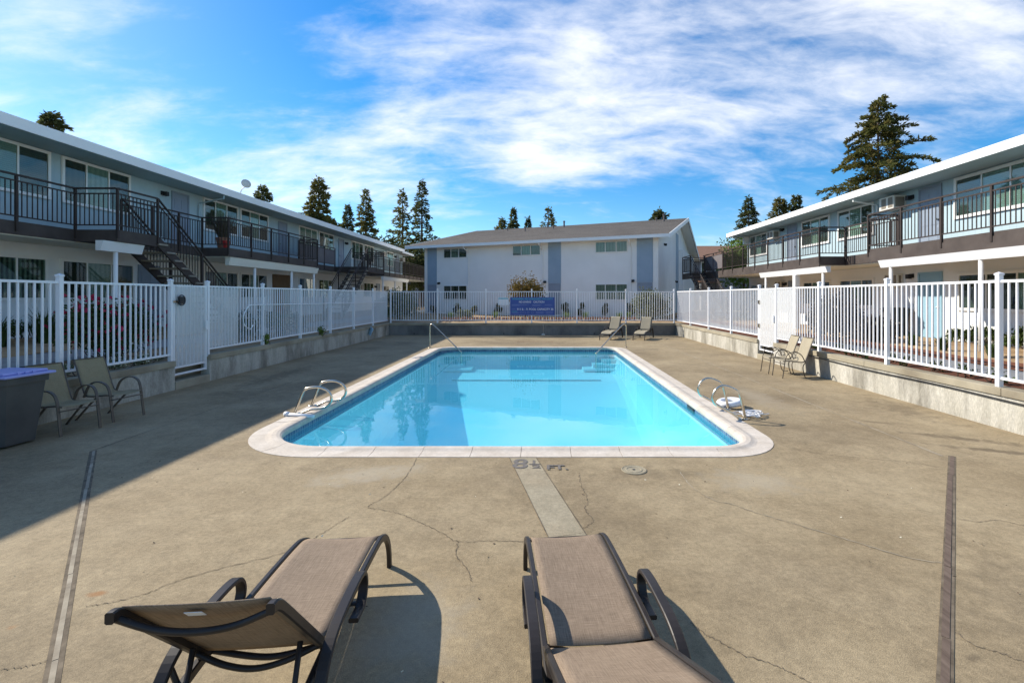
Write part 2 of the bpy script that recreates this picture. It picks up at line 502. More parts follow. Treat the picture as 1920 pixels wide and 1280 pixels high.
def tile_material():
    m = mat('blue_pool_tile', (0.05, 0.12, 0.26), rough=0.25)
    t = m.node_tree
    geo = NN(t, 'ShaderNodeNewGeometry')
    sp = NN(t, 'ShaderNodeSeparateXYZ')
    LK(t, geo.outputs['Position'], sp.inputs[0])
    ad = NN(t, 'ShaderNodeMath', operation='ADD')
    LK(t, sp.outputs[0], ad.inputs[0]); LK(t, sp.outputs[1], ad.inputs[1])
    cb = NN(t, 'ShaderNodeCombineXYZ')
    LK(t, ad.outputs[0], cb.inputs[0]); LK(t, sp.outputs[2], cb.inputs[1])
    br = NN(t, 'ShaderNodeTexBrick')
    br.offset = 0.0
    br.inputs['Scale'].default_value = 1.0
    br.inputs['Brick Width'].default_value = 0.075
    br.inputs['Row Height'].default_value = 0.075
    br.inputs['Mortar Size'].default_value = 0.005
    br.inputs['Color1'].default_value = (0.05, 0.09, 0.17, 1)
    br.inputs['Color2'].default_value = (0.11, 0.17, 0.27, 1)
    br.inputs['Mortar'].default_value = (0.32, 0.35, 0.38, 1)
    LK(t, cb.outputs[0], br.inputs['Vector'])
    LK(t, br.outputs['Color'], bsdf(m).inputs['Base Color'])
    return m


M_TILE = tile_material()
M_WATER = glassy('pool_water', (0.41, 0.86, 0.985), ior=1.333, rough=0.0, bump=0.06, bscale=2.2, bdist=0.02, milky=(0.22, (0.10, 0.66, 0.86)))


def sling_material(name, c1, c2):
    """Woven sling cloth: crossing threads in the object's own plane."""
    m = mat(name, c1, rough=0.75, spec=0.2)
    t = m.node_tree
    tc = NN(t, 'ShaderNodeTexCoord')
    fac = None
    for st in ((14, 330, 330), (330, 10, 10)):
        mp = NN(t, 'ShaderNodeMapping')
        mp.inputs['Scale'].default_value = st
        LK(t, tc.outputs['Object'], mp.inputs[0])
        nz = NN(t, 'ShaderNodeTexNoise')
        nz.inputs['Scale'].default_value = 1
        nz.inputs['Detail'].default_value = 2
        LK(t, mp.outputs[0], nz.inputs['Vector'])
        if fac is None:
            fac = nz.outputs['Fac']
        else:
            a = NN(t, 'ShaderNodeMath', operation='ADD')
            LK(t, fac, a.inputs[0]); LK(t, nz.outputs['Fac'], a.inputs[1])
            fac = a.outputs[0]
    big = NN(t, 'ShaderNodeTexNoise')
    big.inputs['Scale'].default_value = 5
    big.inputs['Detail'].default_value = 5
    LK(t, tc.outputs['Object'], big.inputs['Vector'])
    a = NN(t, 'ShaderNodeMath', operation='MULTIPLY_ADD')
    a.inputs[1].default_value = 0.25
    LK(t, big.outputs['Fac'], a.inputs[0]); LK(t, fac, a.inputs[2])
    mr = NN(t, 'ShaderNodeMapRange')
    mr.inputs['From Min'].default_value = 0.62
    mr.inputs['From Max'].default_value = 1.62
    LK(t, a.outputs[0], mr.inputs['Value'])
    mx = NN(t, 'ShaderNodeMix', data_type='RGBA')
    LK(t, mr.outputs[0], mx.inputs['Factor'])
    mx.inputs['A'].default_value = (*c1, 1)
    mx.inputs['B'].default_value = (*c2, 1)
    LK(t, mx.outputs['Result'], bsdf(m).inputs['Base Color'])
    tr = NN(t, 'ShaderNodeBsdfTranslucent')
    LK(t, mx.outputs['Result'], tr.inputs['Color'])
    ms = NN(t, 'ShaderNodeMixShader')
    ms.inputs[0].default_value = 0.10
    LK(t, bsdf(m).outputs[0], ms.inputs[1])
    LK(t, tr.outputs[0], ms.inputs[2])
    LK(t, ms.outputs[0], t.nodes['Material Output'].inputs[0])
    return m


M_SLING = sling_material('brown_sling', (0.13, 0.093, 0.062), (0.36, 0.275, 0.195))
M_SLINGG = sling_material('olive_sling', (0.23, 0.19, 0.11), (0.40, 0.345, 0.22))
M_SLINGT = sling_material('tan_sling', (0.30, 0.255, 0.175), (0.46, 0.41, 0.30))


# ------------------------------------------------------------------ geometry helpers
class Fr:
    """A facade frame: u runs along the wall, o outward from it, z up."""
    def __init__(s, O, a, n):
        s.O, s.a, s.n = Vector((*O, 0)), Vector((*a, 0)), Vector((*n, 0))

    def p(s, u, o, z):
        q = s.O + s.a * u + s.n * o
        return (q.x, q.y, z)


W = Fr((0, 0), (1, 0), (0, 1))


class MB:
    def __init__(s):
        s.v, s.f = [], []

    def add(s, vs, fs):
        k = len(s.v)
        s.v += [tuple(p) for p in vs]
        s.f += [tuple(i + k for i in f) for f in fs]
        return s

    def quad(s, a, b, c, d):
        return s.add((a, b, c, d), ((0, 1, 2, 3),))

    def box(s, u0, u1, o0, o1, z0, z1, F=W):
        P = [F.p(u, o, z) for z in (z0, z1) for o in (o0, o1) for u in (u0, u1)]
        return s.add(P, ((0, 2, 3, 1), (4, 5, 7, 6), (0, 1, 5, 4), (2, 6, 7, 3), (0, 4, 6, 2), (1, 3, 7, 5)))

    def prism(s, pts, vec):
        n = len(pts)
        vec = Vector(vec)
        P = [Vector(p) for p in pts]
        fs = [tuple(range(n))[::-1], tuple(range(n, 2 * n))]
        fs += [(i, (i + 1) % n, n + (i + 1) % n, n + i) for i in range(n)]
        return s.add(P + [p + vec for p in P], fs)

    def tube(s, pts, r, n=8, closed=False, caps=True):
        P = [Vector(p) for p in pts]
        m = len(P)
        rs = r if isinstance(r, (list, tuple)) else [r] * m
        tang = []
        for i in range(m):
            a = P[i - 1] if (i > 0 or closed) else P[i]
            b = P[(i + 1) % m] if (i < m - 1 or closed) else P[i]
            tang.append((b - a).normalized())
        up = Vector((0, 0, 1)) if abs(tang[0].z) < 0.9 else Vector((1, 0, 0))
        nrm = tang[0].cross(up).normalized()
        vs = []
        for i in range(m):
            nrm = (nrm - tang[i] * nrm.dot(tang[i])).normalized()
            bi = tang[i].cross(nrm)
            for k in range(n):
                a = 2 * math.pi * k / n
                vs.append(P[i] + (nrm * math.cos(a) + bi * math.sin(a)) * rs[i])
        fs = []
        for i in range(m if closed else m - 1):
            j = (i + 1) % m
            for k in range(n):
                l = (k + 1) % n
                fs.append((i * n + k, i * n + l, j * n + l, j * n + k))
        if caps and not closed:
            fs.append(tuple(range(n))[::-1])
            fs.append(tuple(range((m - 1) * n, m * n)))
        return s.add(vs, fs)

    def bar(s, pts, side, w, h, ends=True):
        """A flat bar swept along pts; side is its width direction."""
        P = [Vector(p) for p in pts]
        sd = Vector(side).normalized()
        m = len(P)
        vs = []
        for i in range(m):
            t = (P[min(i + 1, m - 1)] - P[max(i - 1, 0)]).normalized()
            up = t.cross(sd).normalized()
            c = min(w, h) * 0.18
            for (x, y) in ((-w / 2 + c, -h / 2), (w / 2 - c, -h / 2), (w / 2, -h / 2 + c), (w / 2, h / 2 - c),
                           (w / 2 - c, h / 2), (-w / 2 + c, h / 2), (-w / 2, h / 2 - c), (-w / 2, -h / 2 + c)):
                vs.append(P[i] + sd * x + up * y)
        fs = []
        for i in range(m - 1):
            for k in range(8):
                l = (k + 1) % 8
                fs.append((i * 8 + k, i * 8 + l, i * 8 + 8 + l, i * 8 + 8 + k))
        if ends:
            fs.append(tuple(range(8))[::-1])
            fs.append(tuple(range((m - 1) * 8, m * 8)))
        return s.add(vs, fs)

    def lathe(s, prof, c=(0, 0, 0), n=20):
        vs, fs = [], []
        for (r, z) in prof:
            for k in range(n):
                a = 2 * math.pi * k / n
                vs.append((c[0] + r * math.cos(a), c[1] + r * math.sin(a), c[2] + z))
        for i in range(len(prof) - 1):
            for k in range(n):
                l = (k + 1) % n
                fs.append((i * n + k, i * n + l, i * n + n + l, i * n + n + k))
        fs.append(tuple(range(n))[::-1])
        fs.append(tuple(range((len(prof) - 1) * n, len(prof) * n)))
        return s.add(vs, fs)

    def mesh(s, name, m, smooth=False, recalc=True):
        me = bpy.data.meshes.new(name)
        me.from_pydata(s.v, [], s.f)
        if recalc:
            bm = bmesh.new()
            bm.from_mesh(me)
            bmesh.ops.recalc_face_normals(bm, faces=bm.faces)
            bm.to_mesh(me)
            bm.free()
        if smooth:
            me.polygons.foreach_set('use_smooth', [True] * len(me.polygons))
        me.materials.append(m)
        return me

    def build(s, name, m, parent=None, smooth=False, local=False, recalc=True, bevel=0.0):
        """Link as ONE mesh object with its origin at the middle of its base."""
        if local:
            o = Vector((0, 0, 0))
        else:
            A = np.array(s.v)
            lo, hi = A.min(0), A.max(0)
            o = Vector(((lo[0] + hi[0]) / 2, (lo[1] + hi[1]) / 2, lo[2]))
            s.v = [tuple(p) for p in (A - np.array(o))]
        ob = link(name, s.mesh(name, m, smooth, recalc), o, parent, local)
        if bevel:
            b = ob.modifiers.new('bevel', 'BEVEL')
            b.width = bevel
            b.segments = 2
            b.limit_method = 'ANGLE'
        return ob


WLOC = {}


def link(name, me, loc=(0, 0, 0), parent=None, local=False, rz=0.0):
    ob = bpy.data.objects.new(name, me)
    col.objects.link(ob)
    loc = Vector(loc)
    if parent is not None:
        ob.parent = parent
        ob.location = loc if local else loc - WLOC.get(parent.name, Vector((0, 0, 0)))
    else:
        ob.location = loc
    WLOC[ob.name] = loc.copy()
    ob.rotation_euler = (0, 0, rz)
    return ob


def tag(o, label=None, cat=None, group=None, kind=None):
    if label:
        o['label'] = label
    if cat:
        o['category'] = cat
    if group:
        o['group'] = group
    if kind:
        o['kind'] = kind
    return o


def thing(name, loc, label, cat, group=None, rz=0.0):
    return tag(link(name, None, loc, rz=rz), label, cat, group)


def smooth_path(pts, k=6):
    """Catmull-Rom through the points."""
    P = [Vector(p) for p in pts]
    out = []
    for i in range(len(P) - 1):
        p0, p1, p2, p3 = P[max(i - 1, 0)], P[i], P[i + 1], P[min(i + 2, len(P) - 1)]
        for j in range(k):
            t = j / k
            out.append(0.5 * ((2 * p1) + (p2 - p0) * t + (2 * p0 - 5 * p1 + 4 * p2 - p3) * t * t
                              + (3 * p1 - p0 - 3 * p2 + p3) * t ** 3))
    out.append(P[-1])
    return out


def raw_quads(name, V, m, loc, parent=None, kind=None):
    """Fast mesh of loose quads from an (n,4,3) array."""
    V = np.asarray(V, dtype=np.float32)
    n = len(V)
    me = bpy.data.meshes.new(name)
    me.vertices.add(n * 4)
    me.vertices.foreach_set('co', V.reshape(-1))
    me.loops.add(n * 4)
    me.loops.foreach_set('vertex_index', np.arange(n * 4, dtype=np.int32))
    me.polygons.add(n)
    me.polygons.foreach_set('loop_start', np.arange(0, n * 4, 4, dtype=np.int32))
    me.materials.append(m)
    me.update(calc_edges=True)
    ob = link(name, me, loc, parent, local=parent is not None)
    if kind:
        ob['kind'] = kind
    return ob


def leaf_quads(P, size, rng, aspect=2.0, up=0.3, D=None):
    """One kite-shaped leaf quad at every point of P."""
    n = len(P)
    d = rng.normal(size=(n, 3)) if D is None else D + rng.normal(size=(n, 3)) * 0.45
    d[:, 2] += up
    d /= np.linalg.norm(d, axis=1)[:, None]
    r = rng.normal(size=(n, 3))
    sd = np.cross(d, r)
    sd /= np.linalg.norm(sd, axis=1)[:, None]
    L = (size * rng.uniform(0.6, 1.4, n))[:, None]
    w = L / aspect / 2
    return np.stack([P, P + d * L * 0.45 + sd * w, P + d * L, P + d * L * 0.45 - sd * w], axis=1)

# ------------------------------------------------------------------ the sunken pool terrace
XL, XR, YB = -7.80, 6.93, 24.66          # inner faces of the retaining walls
Y0 = -5.0
POOL = (-3.84, 2.85, 6.34, 18.62)
RAD = dict(nl=0.95, nr=0.52, fr=0.5, fl=0.7)


def pool_path(step=0.08):
    """Points and outward normals round the inner edge of the coping, from the near left, anticlockwise."""
    x0, x1, y0, y1 = POOL
    pts = []

    def line(a, b, n):
        L = math.dist(a, b)
        k = max(1, int(L / step))
        for i in range(k):
            pts.append((a[0] + (b[0] - a[0]) * i / k, a[1] + (b[1] - a[1]) * i / k, *n))

    def arc(c, r, a0):
        k = max(6, int(r * math.pi / 2 / step))
        for i in range(k):
            a = R(a0 + 90 * i / k)
            pts.append((c[0] + r * math.cos(a), c[1] + r * math.sin(a), math.cos(a), math.sin(a)))
    nl, nr, fr, fl = (RAD[k] for k in ('nl', 'nr', 'fr', 'fl'))
    line((x0 + nl, y0), (x1 - nr, y0), (0, -1))
    arc((x1 - nr, y0 + nr), nr, -90)
    line((x1, y0 + nr), (x1, y1 - fr), (1, 0))
    arc((x1 - fr, y1 - fr), fr, 0)
    line((x1 - fr, y1), (x0 + fl, y1), (0, 1))
    arc((x0 + fl, y1 - fl), fl, 90)
    line((x0, y1 - fl), (x0, y0 + nl), (-1, 0))
    arc((x0 + nl, y0 + nl), nl, 180)
    return pts


PP = pool_path()


def off(i, d):
    p = PP[i % len(PP)]
    return (p[0] + p[2] * d, p[1] + p[3] * d)


def sheet_with_hole(name, outer, hole, z, m):
    bm = bmesh.new()
    edges = []
    for loop in (outer, hole):
        vs_ = [bm.verts.new((x, y, z)) for x, y in loop]
        for i in range(len(vs_)):
            edges.append(bm.edges.new((vs_[i], vs_[(i + 1) % len(vs_)])))
    bmesh.ops.triangle_fill(bm, edges=edges, use_beauty=True, use_dissolve=False)
    bmesh.ops.recalc_face_normals(bm, faces=bm.faces)
    for f in bm.faces:
        if f.normal.z < 0:
            f.normal_flip()
    me = bpy.data.meshes.new(name)
    bm.to_mesh(me)
    bm.free()
    me.materials.append(m)
    return link(name, me)


deck = tag(sheet_with_hole('pool_deck', [(XL - .1, Y0), (XR + .1, Y0), (XR + .1, YB + .1), (XL - .1, YB + .1)],
                           [off(i, 0.365) for i in range(0, len(PP), 2)], 0.0, M_DECK), kind='structure')

# coping stones, each one its own piece
pool = link('swimming_pool', None, (-0.5, 12.5, 0))
tag(pool, kind='structure')
PROF = [(-.025, -.075), (-.035, -.035), (-.03, .0), (-.005, .02), (.04, .03), (.10, .027), (.145, .014), (.18, .008),
        (.38, .006), (.38, -.06)]
arcl = [0.0]
for i in range(len(PP)):
    a, b = PP[i], PP[(i + 1) % len(PP)]
    arcl.append(arcl[-1] + math.dist(a[:2], b[:2]))
NST = 58
SL = arcl[-1] / NST


def at_len(s):
    s = s % arcl[-1]
    lo, hi = 0, len(PP) - 1
    while lo < hi:
        md = (lo + hi + 1) // 2
        if arcl[md] <= s:
            lo = md
        else:
            hi = md - 1
    t = (s - arcl[lo]) / max(1e-6, arcl[lo + 1] - arcl[lo])
    a, b = PP[lo], PP[(lo + 1) % len(PP)]
    nx, ny = a[2] + (b[2] - a[2]) * t, a[3] + (b[3] - a[3]) * t
    l = math.hypot(nx, ny)
    return (a[0] + (b[0] - a[0]) * t, a[1] + (b[1] - a[1]) * t, nx / l, ny / l)


rnd = random.Random(4)
for k in range(NST):
    s0, s1 = k * SL + 0.003 + .1, (k + 1) * SL - 0.003 + .1
    nseg = 8
    dz = rnd.uniform(-.0015, .0015)
    rings = []
    for j in range(nseg + 1):
        x, y, nx, ny = at_len(s0 + (s1 - s0) * j / nseg)
        rings.append([(x + nx * o, y + ny * o, z + dz) for o, z in PROF])
    mb = MB()
    n = len(PROF)
    vs_ = [p for r in rings for p in r]
    fs_ = [(j * n + i, j * n + (i + 1) % n, j * n + n + (i + 1) % n, j * n + n + i) for j in range(nseg) for i in range(n)]
    fs_ += [tuple(range(n))[::-1], tuple(range(nseg * n, nseg * n + n))]
    mb.add(vs_, fs_).build('coping_stone', M_COPING, pool)

# mortar under and between the stones
mb = MB()
N = len(PP)
for i in range(N):
    j = (i + 1) % N
    a, b, c, d = off(i, -.02), off(j, -.02), off(j, .375), off(i, .375)
    mb.quad((*a, -.004), (*b, -.004), (*c, -.004), (*d, -.004))
mb.build('coping_mortar', M_JOINTL, pool, recalc=False)

# waterline tile band and the plastered basin
mb = MB()
for i in range(N):
    j = (i + 1) % N
    a, b = off(i, .004), off(j, .004)
    mb.quad((*a, -.005), (*b, -.005), (*b, -.27), (*a, -.27))
mb.build('waterline_tile_band', M_TILE, pool, recalc=False)


def floor_z(y):
    ks = [(6.0, -1.85), (9.5, -1.9), (11.0, -1.75), (16.0, -0.80), (19.0, -0.74)]
    for (a, za), (b, zb) in zip(ks, ks[1:]):
        if y <= b:
            t = (y - a) / (b - a)
            return za + (zb - za) * t
    return ks[-1][1]


mb = MB()
COVE = [(.0, None), (-.05, .22), (-.16, .08), (-.34, .0)]
for i in range(N):
    j = (i + 1) % N
    for q in range(-1, 3):
        def P3(i, q):
            if q < 0:
                x, y = off(i, .012)
                return (x, y, -.262)
            o, h = COVE[q]
            x, y = off(i, o if o else .012)
            return (x, y, floor_z(y) + (.34 if h is None else h))
        mb.quad(P3(i, q), P3(j, q), P3(j, q + 1), P3(i, q + 1))
# the floor, in strips along its length
ys = np.linspace(POOL[2] + .34, POOL[3] - .34, 40)


def half_span(y):
    best = []
    for i in range(N):
        a, b = off(i, -.34), off(i + 1, -.34)
        if (a[1] - y) * (b[1] - y) <= 0 and abs(a[1] - b[1]) > 1e-9:
            t = (y - a[1]) / (b[1] - a[1])
            best.append(a[0] + (b[0] - a[0]) * t)
    return (min(best), max(best)) if best else (POOL[0] + 1.2, POOL[1] - .9)


for a, b in zip(ys, ys[1:]):
    (l0, r0), (l1, r1) = half_span(a), half_span(b)
    mb.quad((l0, a, floor_z(a)), (r0, a, floor_z(a)), (r1, b, floor_z(b)), (l1, b, floor_z(b)))
mb.build('basin', M_PLASTER, pool, recalc=False)
# the dark tile line across the break in the floor
MB().box(-2.95, 2.0, 15.93, 15.99, -.80, -.785).build('tile_line', M_TILE, pool)
# corner entry steps at the shallow end
for sx, xx in ((-1, POOL[0]), (1, POOL[1])):
    for q in range(3):
        w = 1.3 - q * .38
        x0_, x1_ = (xx - .0, xx + w) if sx < 0 else (xx - w, xx + .0)
        MB().box(x0_, x1_, POOL[3] - 1.15 + q * .33, POOL[3] + .005, -.74, -.66 + q * .13).build('pool_step', M_PLASTER, pool)
MB().box(POOL[1] - .012, POOL[1] + .002, 8.92, 9.32, -.19, -.05).build('skimmer_mouth', M_BLACK, pool)

mb = MB()
cx, cy = (POOL[0] + POOL[1]) / 2, (POOL[2] + POOL[3]) / 2
mb.add([(*off(i, .008), -.145) for i in range(N)], (tuple(range(N)),))
tag(mb.build('pool_water', M_WATER, recalc=False), kind='structure')


# ------------------------------------------------------------------ marks in the deck
def ribbon(pts, w, z, jit=0.0, seed=0, k=5):
    rr = random.Random(seed)
    P = smooth_path([(x, y, z) for x, y in pts], k)
    mb = MB()
    L, Q = [], []
    for i, p in enumerate(P):
        t = (P[min(i + 1, len(P) - 1)] - P[max(i - 1, 0)]).normalized()
        n = Vector((-t.y, t.x, 0))
        c = p + n * rr.uniform(-jit, jit)
        ww = w * (rr.uniform(.35, 1.2) if jit else 1)
        L.append(c + n * ww / 2)
        Q.append(c - n * ww / 2)
    for i in range(len(P) - 1):
        mb.quad(L[i], Q[i], Q[i + 1], L[i + 1])
    return mb


CR = [[(-2.935, 3.093), (-2.789, 3.141), (-2.645, 3.243), (-2.557, 3.364), (-2.319, 3.543), (-1.996, 3.75), (-1.872, 3.974), (-1.784, 4.235), (-1.738, 4.358)],
      [(-1.632, 4.534), (-1.353, 4.444), (-1.17, 4.317), (-0.995, 4.186), (-0.799, 4.018), (-0.67, 3.913), (-0.41, 3.93), (-0.126, 3.913)],
      [(-1.537, 5.93), (-1.502, 5.538), (-1.509, 5.143), (-1.557, 4.8), (-1.626, 4.615), (-1.632, 4.534)],
      [(-0.67, 3.913), (-0.66, 3.711), (-0.57, 3.564), (-0.482, 3.364)],
      [(0.07, 3.965), (0.16, 3.991), (0.273, 4.027), (0.366, 4.063)],
      [(0.424, 5.373), (0.428, 5.07), (0.461, 4.712), (0.415, 4.5), (0.467, 4.286), (0.372, 4.138)],
      [(0.921, 2.951), (0.967, 2.844), (1.026, 2.791), (1.144, 2.667), (1.264, 2.609), (1.359, 2.517), (1.5, 2.4)],
      [(3.74, 4.337), (3.858, 4.255), (4.076, 4.286), (4.214, 4.186), (4.6, 4.0)],
      [(2.469, 2.871), (2.492, 2.748), (2.585, 2.687), (2.645, 2.628), (2.9, 2.5)],
      [(3.24, 6.429), (3.375, 6.25), (3.692, 6.02), (4.412, 5.788), (4.714, 5.538)],
      [(-2.897, 2.571), (-2.788, 2.59), (-2.706, 2.635)],
      [(3.4, 16.8), (4.2, 16.4), (4.9, 16.1)], [(-4.3, 12.4), (-5.0, 12.9), (-5.75, 12.7)]]
for k, c in enumerate(CR):
    ribbon(c, 0.0065, 0.004, 0.010, k, 12).build('crack', M_CRACK, deck, recalc=False)
ribbon([(1.582, 5.455), (1.589, 5.0), (1.702, 4.7), (1.826, 4.615), (2.029, 4.39), (2.26, 4.186), (2.438, 4.018), (2.548, 3.913),
        (2.8, 3.673), (3.004, 3.6)], 0.009, 0.004, .006, 77, 9).build('sealed_crack', M_JOINTL, deck, recalc=False)
# the pale replacement strip and its saw cuts
A0, A1, B0, B1 = (-.389, 5.935), (.062, 3.974), (-.059, 5.935), (.382, 4.0)
EXT = (.0, .0)
MB().add([(*A0, .004), (*A1, .004), (*B1, .004), (*B0, .004)], ((0, 1, 2, 3),)).build('concrete_patch', M_PATCH, deck, recalc=False)
for a, b in ((A0, A1), (B0, B1)):
    ribbon([a, ((a[0] + b[0]) / 2, (a[1] + b[1]) / 2), b], .008, .008, .001, 3).build('saw_cut', M_CRACK, deck, recalc=False)
# expansion joints: two long ones beside the pool, two diagonal ones towards the viewer
for nm, p, q, w_, m_ in (('long_joint', (-5.80, 6.2), (-5.86, 24.6), .012, M_CRACK), ('long_joint', (5.02, 6.0), (5.03, 20.0), .03, M_JOINTL)):
    ribbon([p, ((p[0] + q[0]) / 2, (p[1] + q[1]) / 2), q], w_, .004, .003, 5, 30).build(nm, m_, deck, recalc=False)
for p, q, wd in (((-5.786, 6.207), (-.8, .5), 'pale'), ((5.14, 6.0), (.37, .5), 'wood')):
    dx, dy = q[0] - p[0], q[1] - p[1]
    L = math.hypot(dx, dy)
    Fj = Fr(p, (dx / L, dy / L), (-dy / L, dx / L))
    MB().box(0, L, -.036, .036, .0012, .003, Fj).build('expansion_joint', M_CRACK, deck)
    u = 0.0
    rr = random.Random(8)
    while u < L - .05:
        l = rr.uniform(.7, 1.3)
        e = min(u + l, L)
        sh = rr.uniform(-.006, .006)
        if wd == 'wood':
            MB().box(u, e - .008, -.022 + sh, .016 + sh, .003, .0045 + rr.uniform(0, .003), Fj).build('wood_strip', M_WOOD, deck)
        else:
            MB().box(u, e - .008, -.013 + sh, .013 + sh, .003, .005, Fj).build('filler_strip', M_JOINTL, deck)
        u = e
# round skimmer lid
lid = MB().lathe([(.145, .0), (.145, .006), (.132, .010), (.126, .006), (.098, .006), (.094, .010), (.08, .010), (.076, .006), (.02, .006)],
                 (1.07, 5.52, .001), 32).build('skimmer_lid', M_PATCH)
tag(lid, 'round plastic skimmer lid set in the deck by the pool edge', 'skimmer lid')
MB().lathe([(.016, .0), (.016, .004)], (1.07, 5.52, .007), 12).build('finger_hole', M_BLACK, lid)


def text_mesh(body, size, m, name, parent, mtx, bold=0.0, shear=0.0):
    cu = bpy.data.curves.new(name, 'FONT')
    cu.body = body
    cu.size = size
    cu.offset = bold
    cu.shear = shear
    cu.align_x = 'CENTER'
    cu.align_y = 'CENTER'
    cu.resolution_u = 3
    tmp = bpy.data.objects.new('tmp', cu)
    col.objects.link(tmp)
    dg = bpy.context.evaluated_depsgraph_get()
    me = bpy.data.meshes.new_from_object(tmp.evaluated_get(dg))
    bpy.data.objects.remove(tmp)
    me.materials.clear()
    me.materials.append(m)
    me.transform(mtx)
    c = sum((v.co for v in me.vertices), Vector()) / max(1, len(me.vertices))
    me.transform(Matrix.Translation(-c))
    return link(name, me, c, parent)


def flat(x, y, z=.0085, sx=1, sy=1, rz=0):
    return Matrix.Translation((x, y, z)) @ Matrix.Rotation(rz, 4, 'Z') @ Matrix.Diagonal((sx, sy, 1, 1))


for body, sz, x, y, sx, sy in (('8', .34, -.245, 5.70, 1.15, 1.3), ('1', .16, -.085, 5.765, 1, 1.0), ('2', .16, -.055, 5.615, 1.25, .9),
                               ('FT.', .19, .19, 5.59, 1.05, 1.05)):
    text_mesh(body, sz, M_PAINTGREY, 'depth_marking', deck, flat(x, y, .0085, sx, sy), bold=.006)
MB().box(-.14, -.01, 5.688, 5.708, .0085, .0095).build('depth_marking', M_PAINTGREY, deck)

# ------------------------------------------------------------------ ground, beds and paths
mb = MB()
Z = .5
for (x0, x1, y0, y1) in ((-400, XL - .2, -80, 900), (XR + .2, 400, -80, 900), (XL - .2, XR + .2, YB + .2, 900), (XL - .2, XR + .2, -80, Y0)):
    mb.quad((x0, y0, Z), (x1, y0, Z), (x1, y1, Z), (x0, y1, Z))
tag(mb.build('ground', M_GROUND, recalc=False), kind='structure')


def strip(name, prof, y0, y1, m, amp=.0, seed=0):
    """A ground sheet running along Y whose cross-section is (x, z) points."""
    mb = MB()
    n = max(2, int((y1 - y0) / .5))
    xs = []
    for (xa, za), (xb, zb) in zip(prof, prof[1:]):
        k = max(1, int(abs(xb - xa) / .5))
        xs += [(xa + (xb - xa) * i / k, za + (zb - za) * i / k) for i in range(k)]
    xs.append(prof[-1])
    vs_ = [(x, y0 + (y1 - y0) * j / n, z + amp * mnoise.noise((x * .9, (y0 + (y1 - y0) * j / n) * .9, seed))) for j in range(n + 1) for x, z in xs]
    w = len(xs)
    fs_ = [(j * w + i, j * w + i + 1, j * w + w + i + 1, j * w + w + i) for j in range(n) for i in range(w - 1)]
    o = mb.add(vs_, fs_).build(name, m, recalc=False, smooth=True)
    return tag(o, kind='structure')


strip('garden_bed', [(-9.75, .67), (-8.9, .66), (-7.98, .56)], 1, 40, M_SOIL, .05, 1)
strip('path', [(-11.05, .735), (-9.7, .685)], 1, 48, M_PATH)
strip('garden_bed', [(-13.42, .92), (-12.6, .93), (-11.5, .86), (-11.0, .74)], 1, 48, M_SOIL, .06, 2)
strip('garden_bed', [(7.1, .56), (7.75, .62)], 1, 30, M_REDSOIL, .04, 3)
strip('path', [(7.7, .615), (8.85, .615)], 1, 40, M_PATH)
strip('garden_bed', [(8.8, .60), (9.2, .67), (10.2, .72), (11.6, .68), (12.52, .66)], 1, 32, M_SOIL, .06, 4)
strip('mulch_edging', [(8.84, .625), (9.0, .67), (9.25, .705)], 1, 32, M_REDSOIL, .05, 4)


def rear_bed():
    mb = MB()
    nx, ny = 40, 24
    vs_ = []
    for j in range(ny + 1):
        for i in range(nx + 1):
            x = XL - 1.5 + (XR - XL + 5.5) * i / nx
            y = YB + .18 + 16 * j / ny
            z = .60 + .26 * math.exp(-((y - 26.6) / 1.1) ** 2) * (0.6 + .5 * mnoise.noise((x * .35, y * .4, 5))) * math.exp(-((x - .5) / 6.5) ** 4) \
                + .05 * mnoise.noise((x, y, 2)) + max(0, (y - 28) * .01)
            vs_.append((x, y, z))
    fs_ = [(j * (nx + 1) + i, j * (nx + 1) + i + 1, (j + 1) * (nx + 1) + i + 1, (j + 1) * (nx + 1) + i) for j in range(ny) for i in range(nx)]
    return tag(mb.add(vs_, fs_).build('garden_bed', M_SOIL, recalc=False, smooth=True), kind='structure')


rear_bed()


# ------------------------------------------------------------------ retaining walls
def ret_wall(label, F, u0, u1, seed, m=None):
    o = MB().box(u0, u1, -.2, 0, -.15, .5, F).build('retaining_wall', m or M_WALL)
    tag(o, label, 'wall', 'concrete retaining walls round the pool terrace')
    u = u0
    rr = random.Random(seed)
    while u < u1 - .01:
        e = min(u1, u + 3.05)
        MB().box(u + .003, e - .003, -.23, .03, .5, .62 + rr.uniform(-.002, .002), F).build('wall_cap', M_CAP, o, bevel=.008)
        u = e
    return o


FWL = Fr((XL, 0), (0, 1), (1, 0))
FWR = Fr((XR, 0), (0, 1), (-1, 0))
FWB = Fr((0, YB), (1, 0), (0, -1))
ret_wall('low concrete wall behind the bin and the two olive chairs', FWL, Y0, 10.23, 1)
ret_wall('long shaded concrete wall under the fence beyond the gate with the lock box', FWL, 11.30, YB, 2)
wr = ret_wall('stained sunlit concrete wall with a thin black conduit along its top', FWR, Y0, 14.27, 3)
ret_wall('pale sunlit concrete wall under the far right fence', FWR, 15.34, YB, 4)
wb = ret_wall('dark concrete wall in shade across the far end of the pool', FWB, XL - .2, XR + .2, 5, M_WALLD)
MB().tube([(XR - .035, y, .455 + .01 * math.sin(y * 1.7)) for y in np.linspace(1, 12.6, 40)], .011, 6).build('conduit', M_BLACK, wr, smooth=True)
for x in (-1.9, 2.75, -6.5):
    MB().tube([(x, YB + .01, .08), (x, YB - .02, .08)], .035, 10).build('weep_hole', M_BLACK, wb)
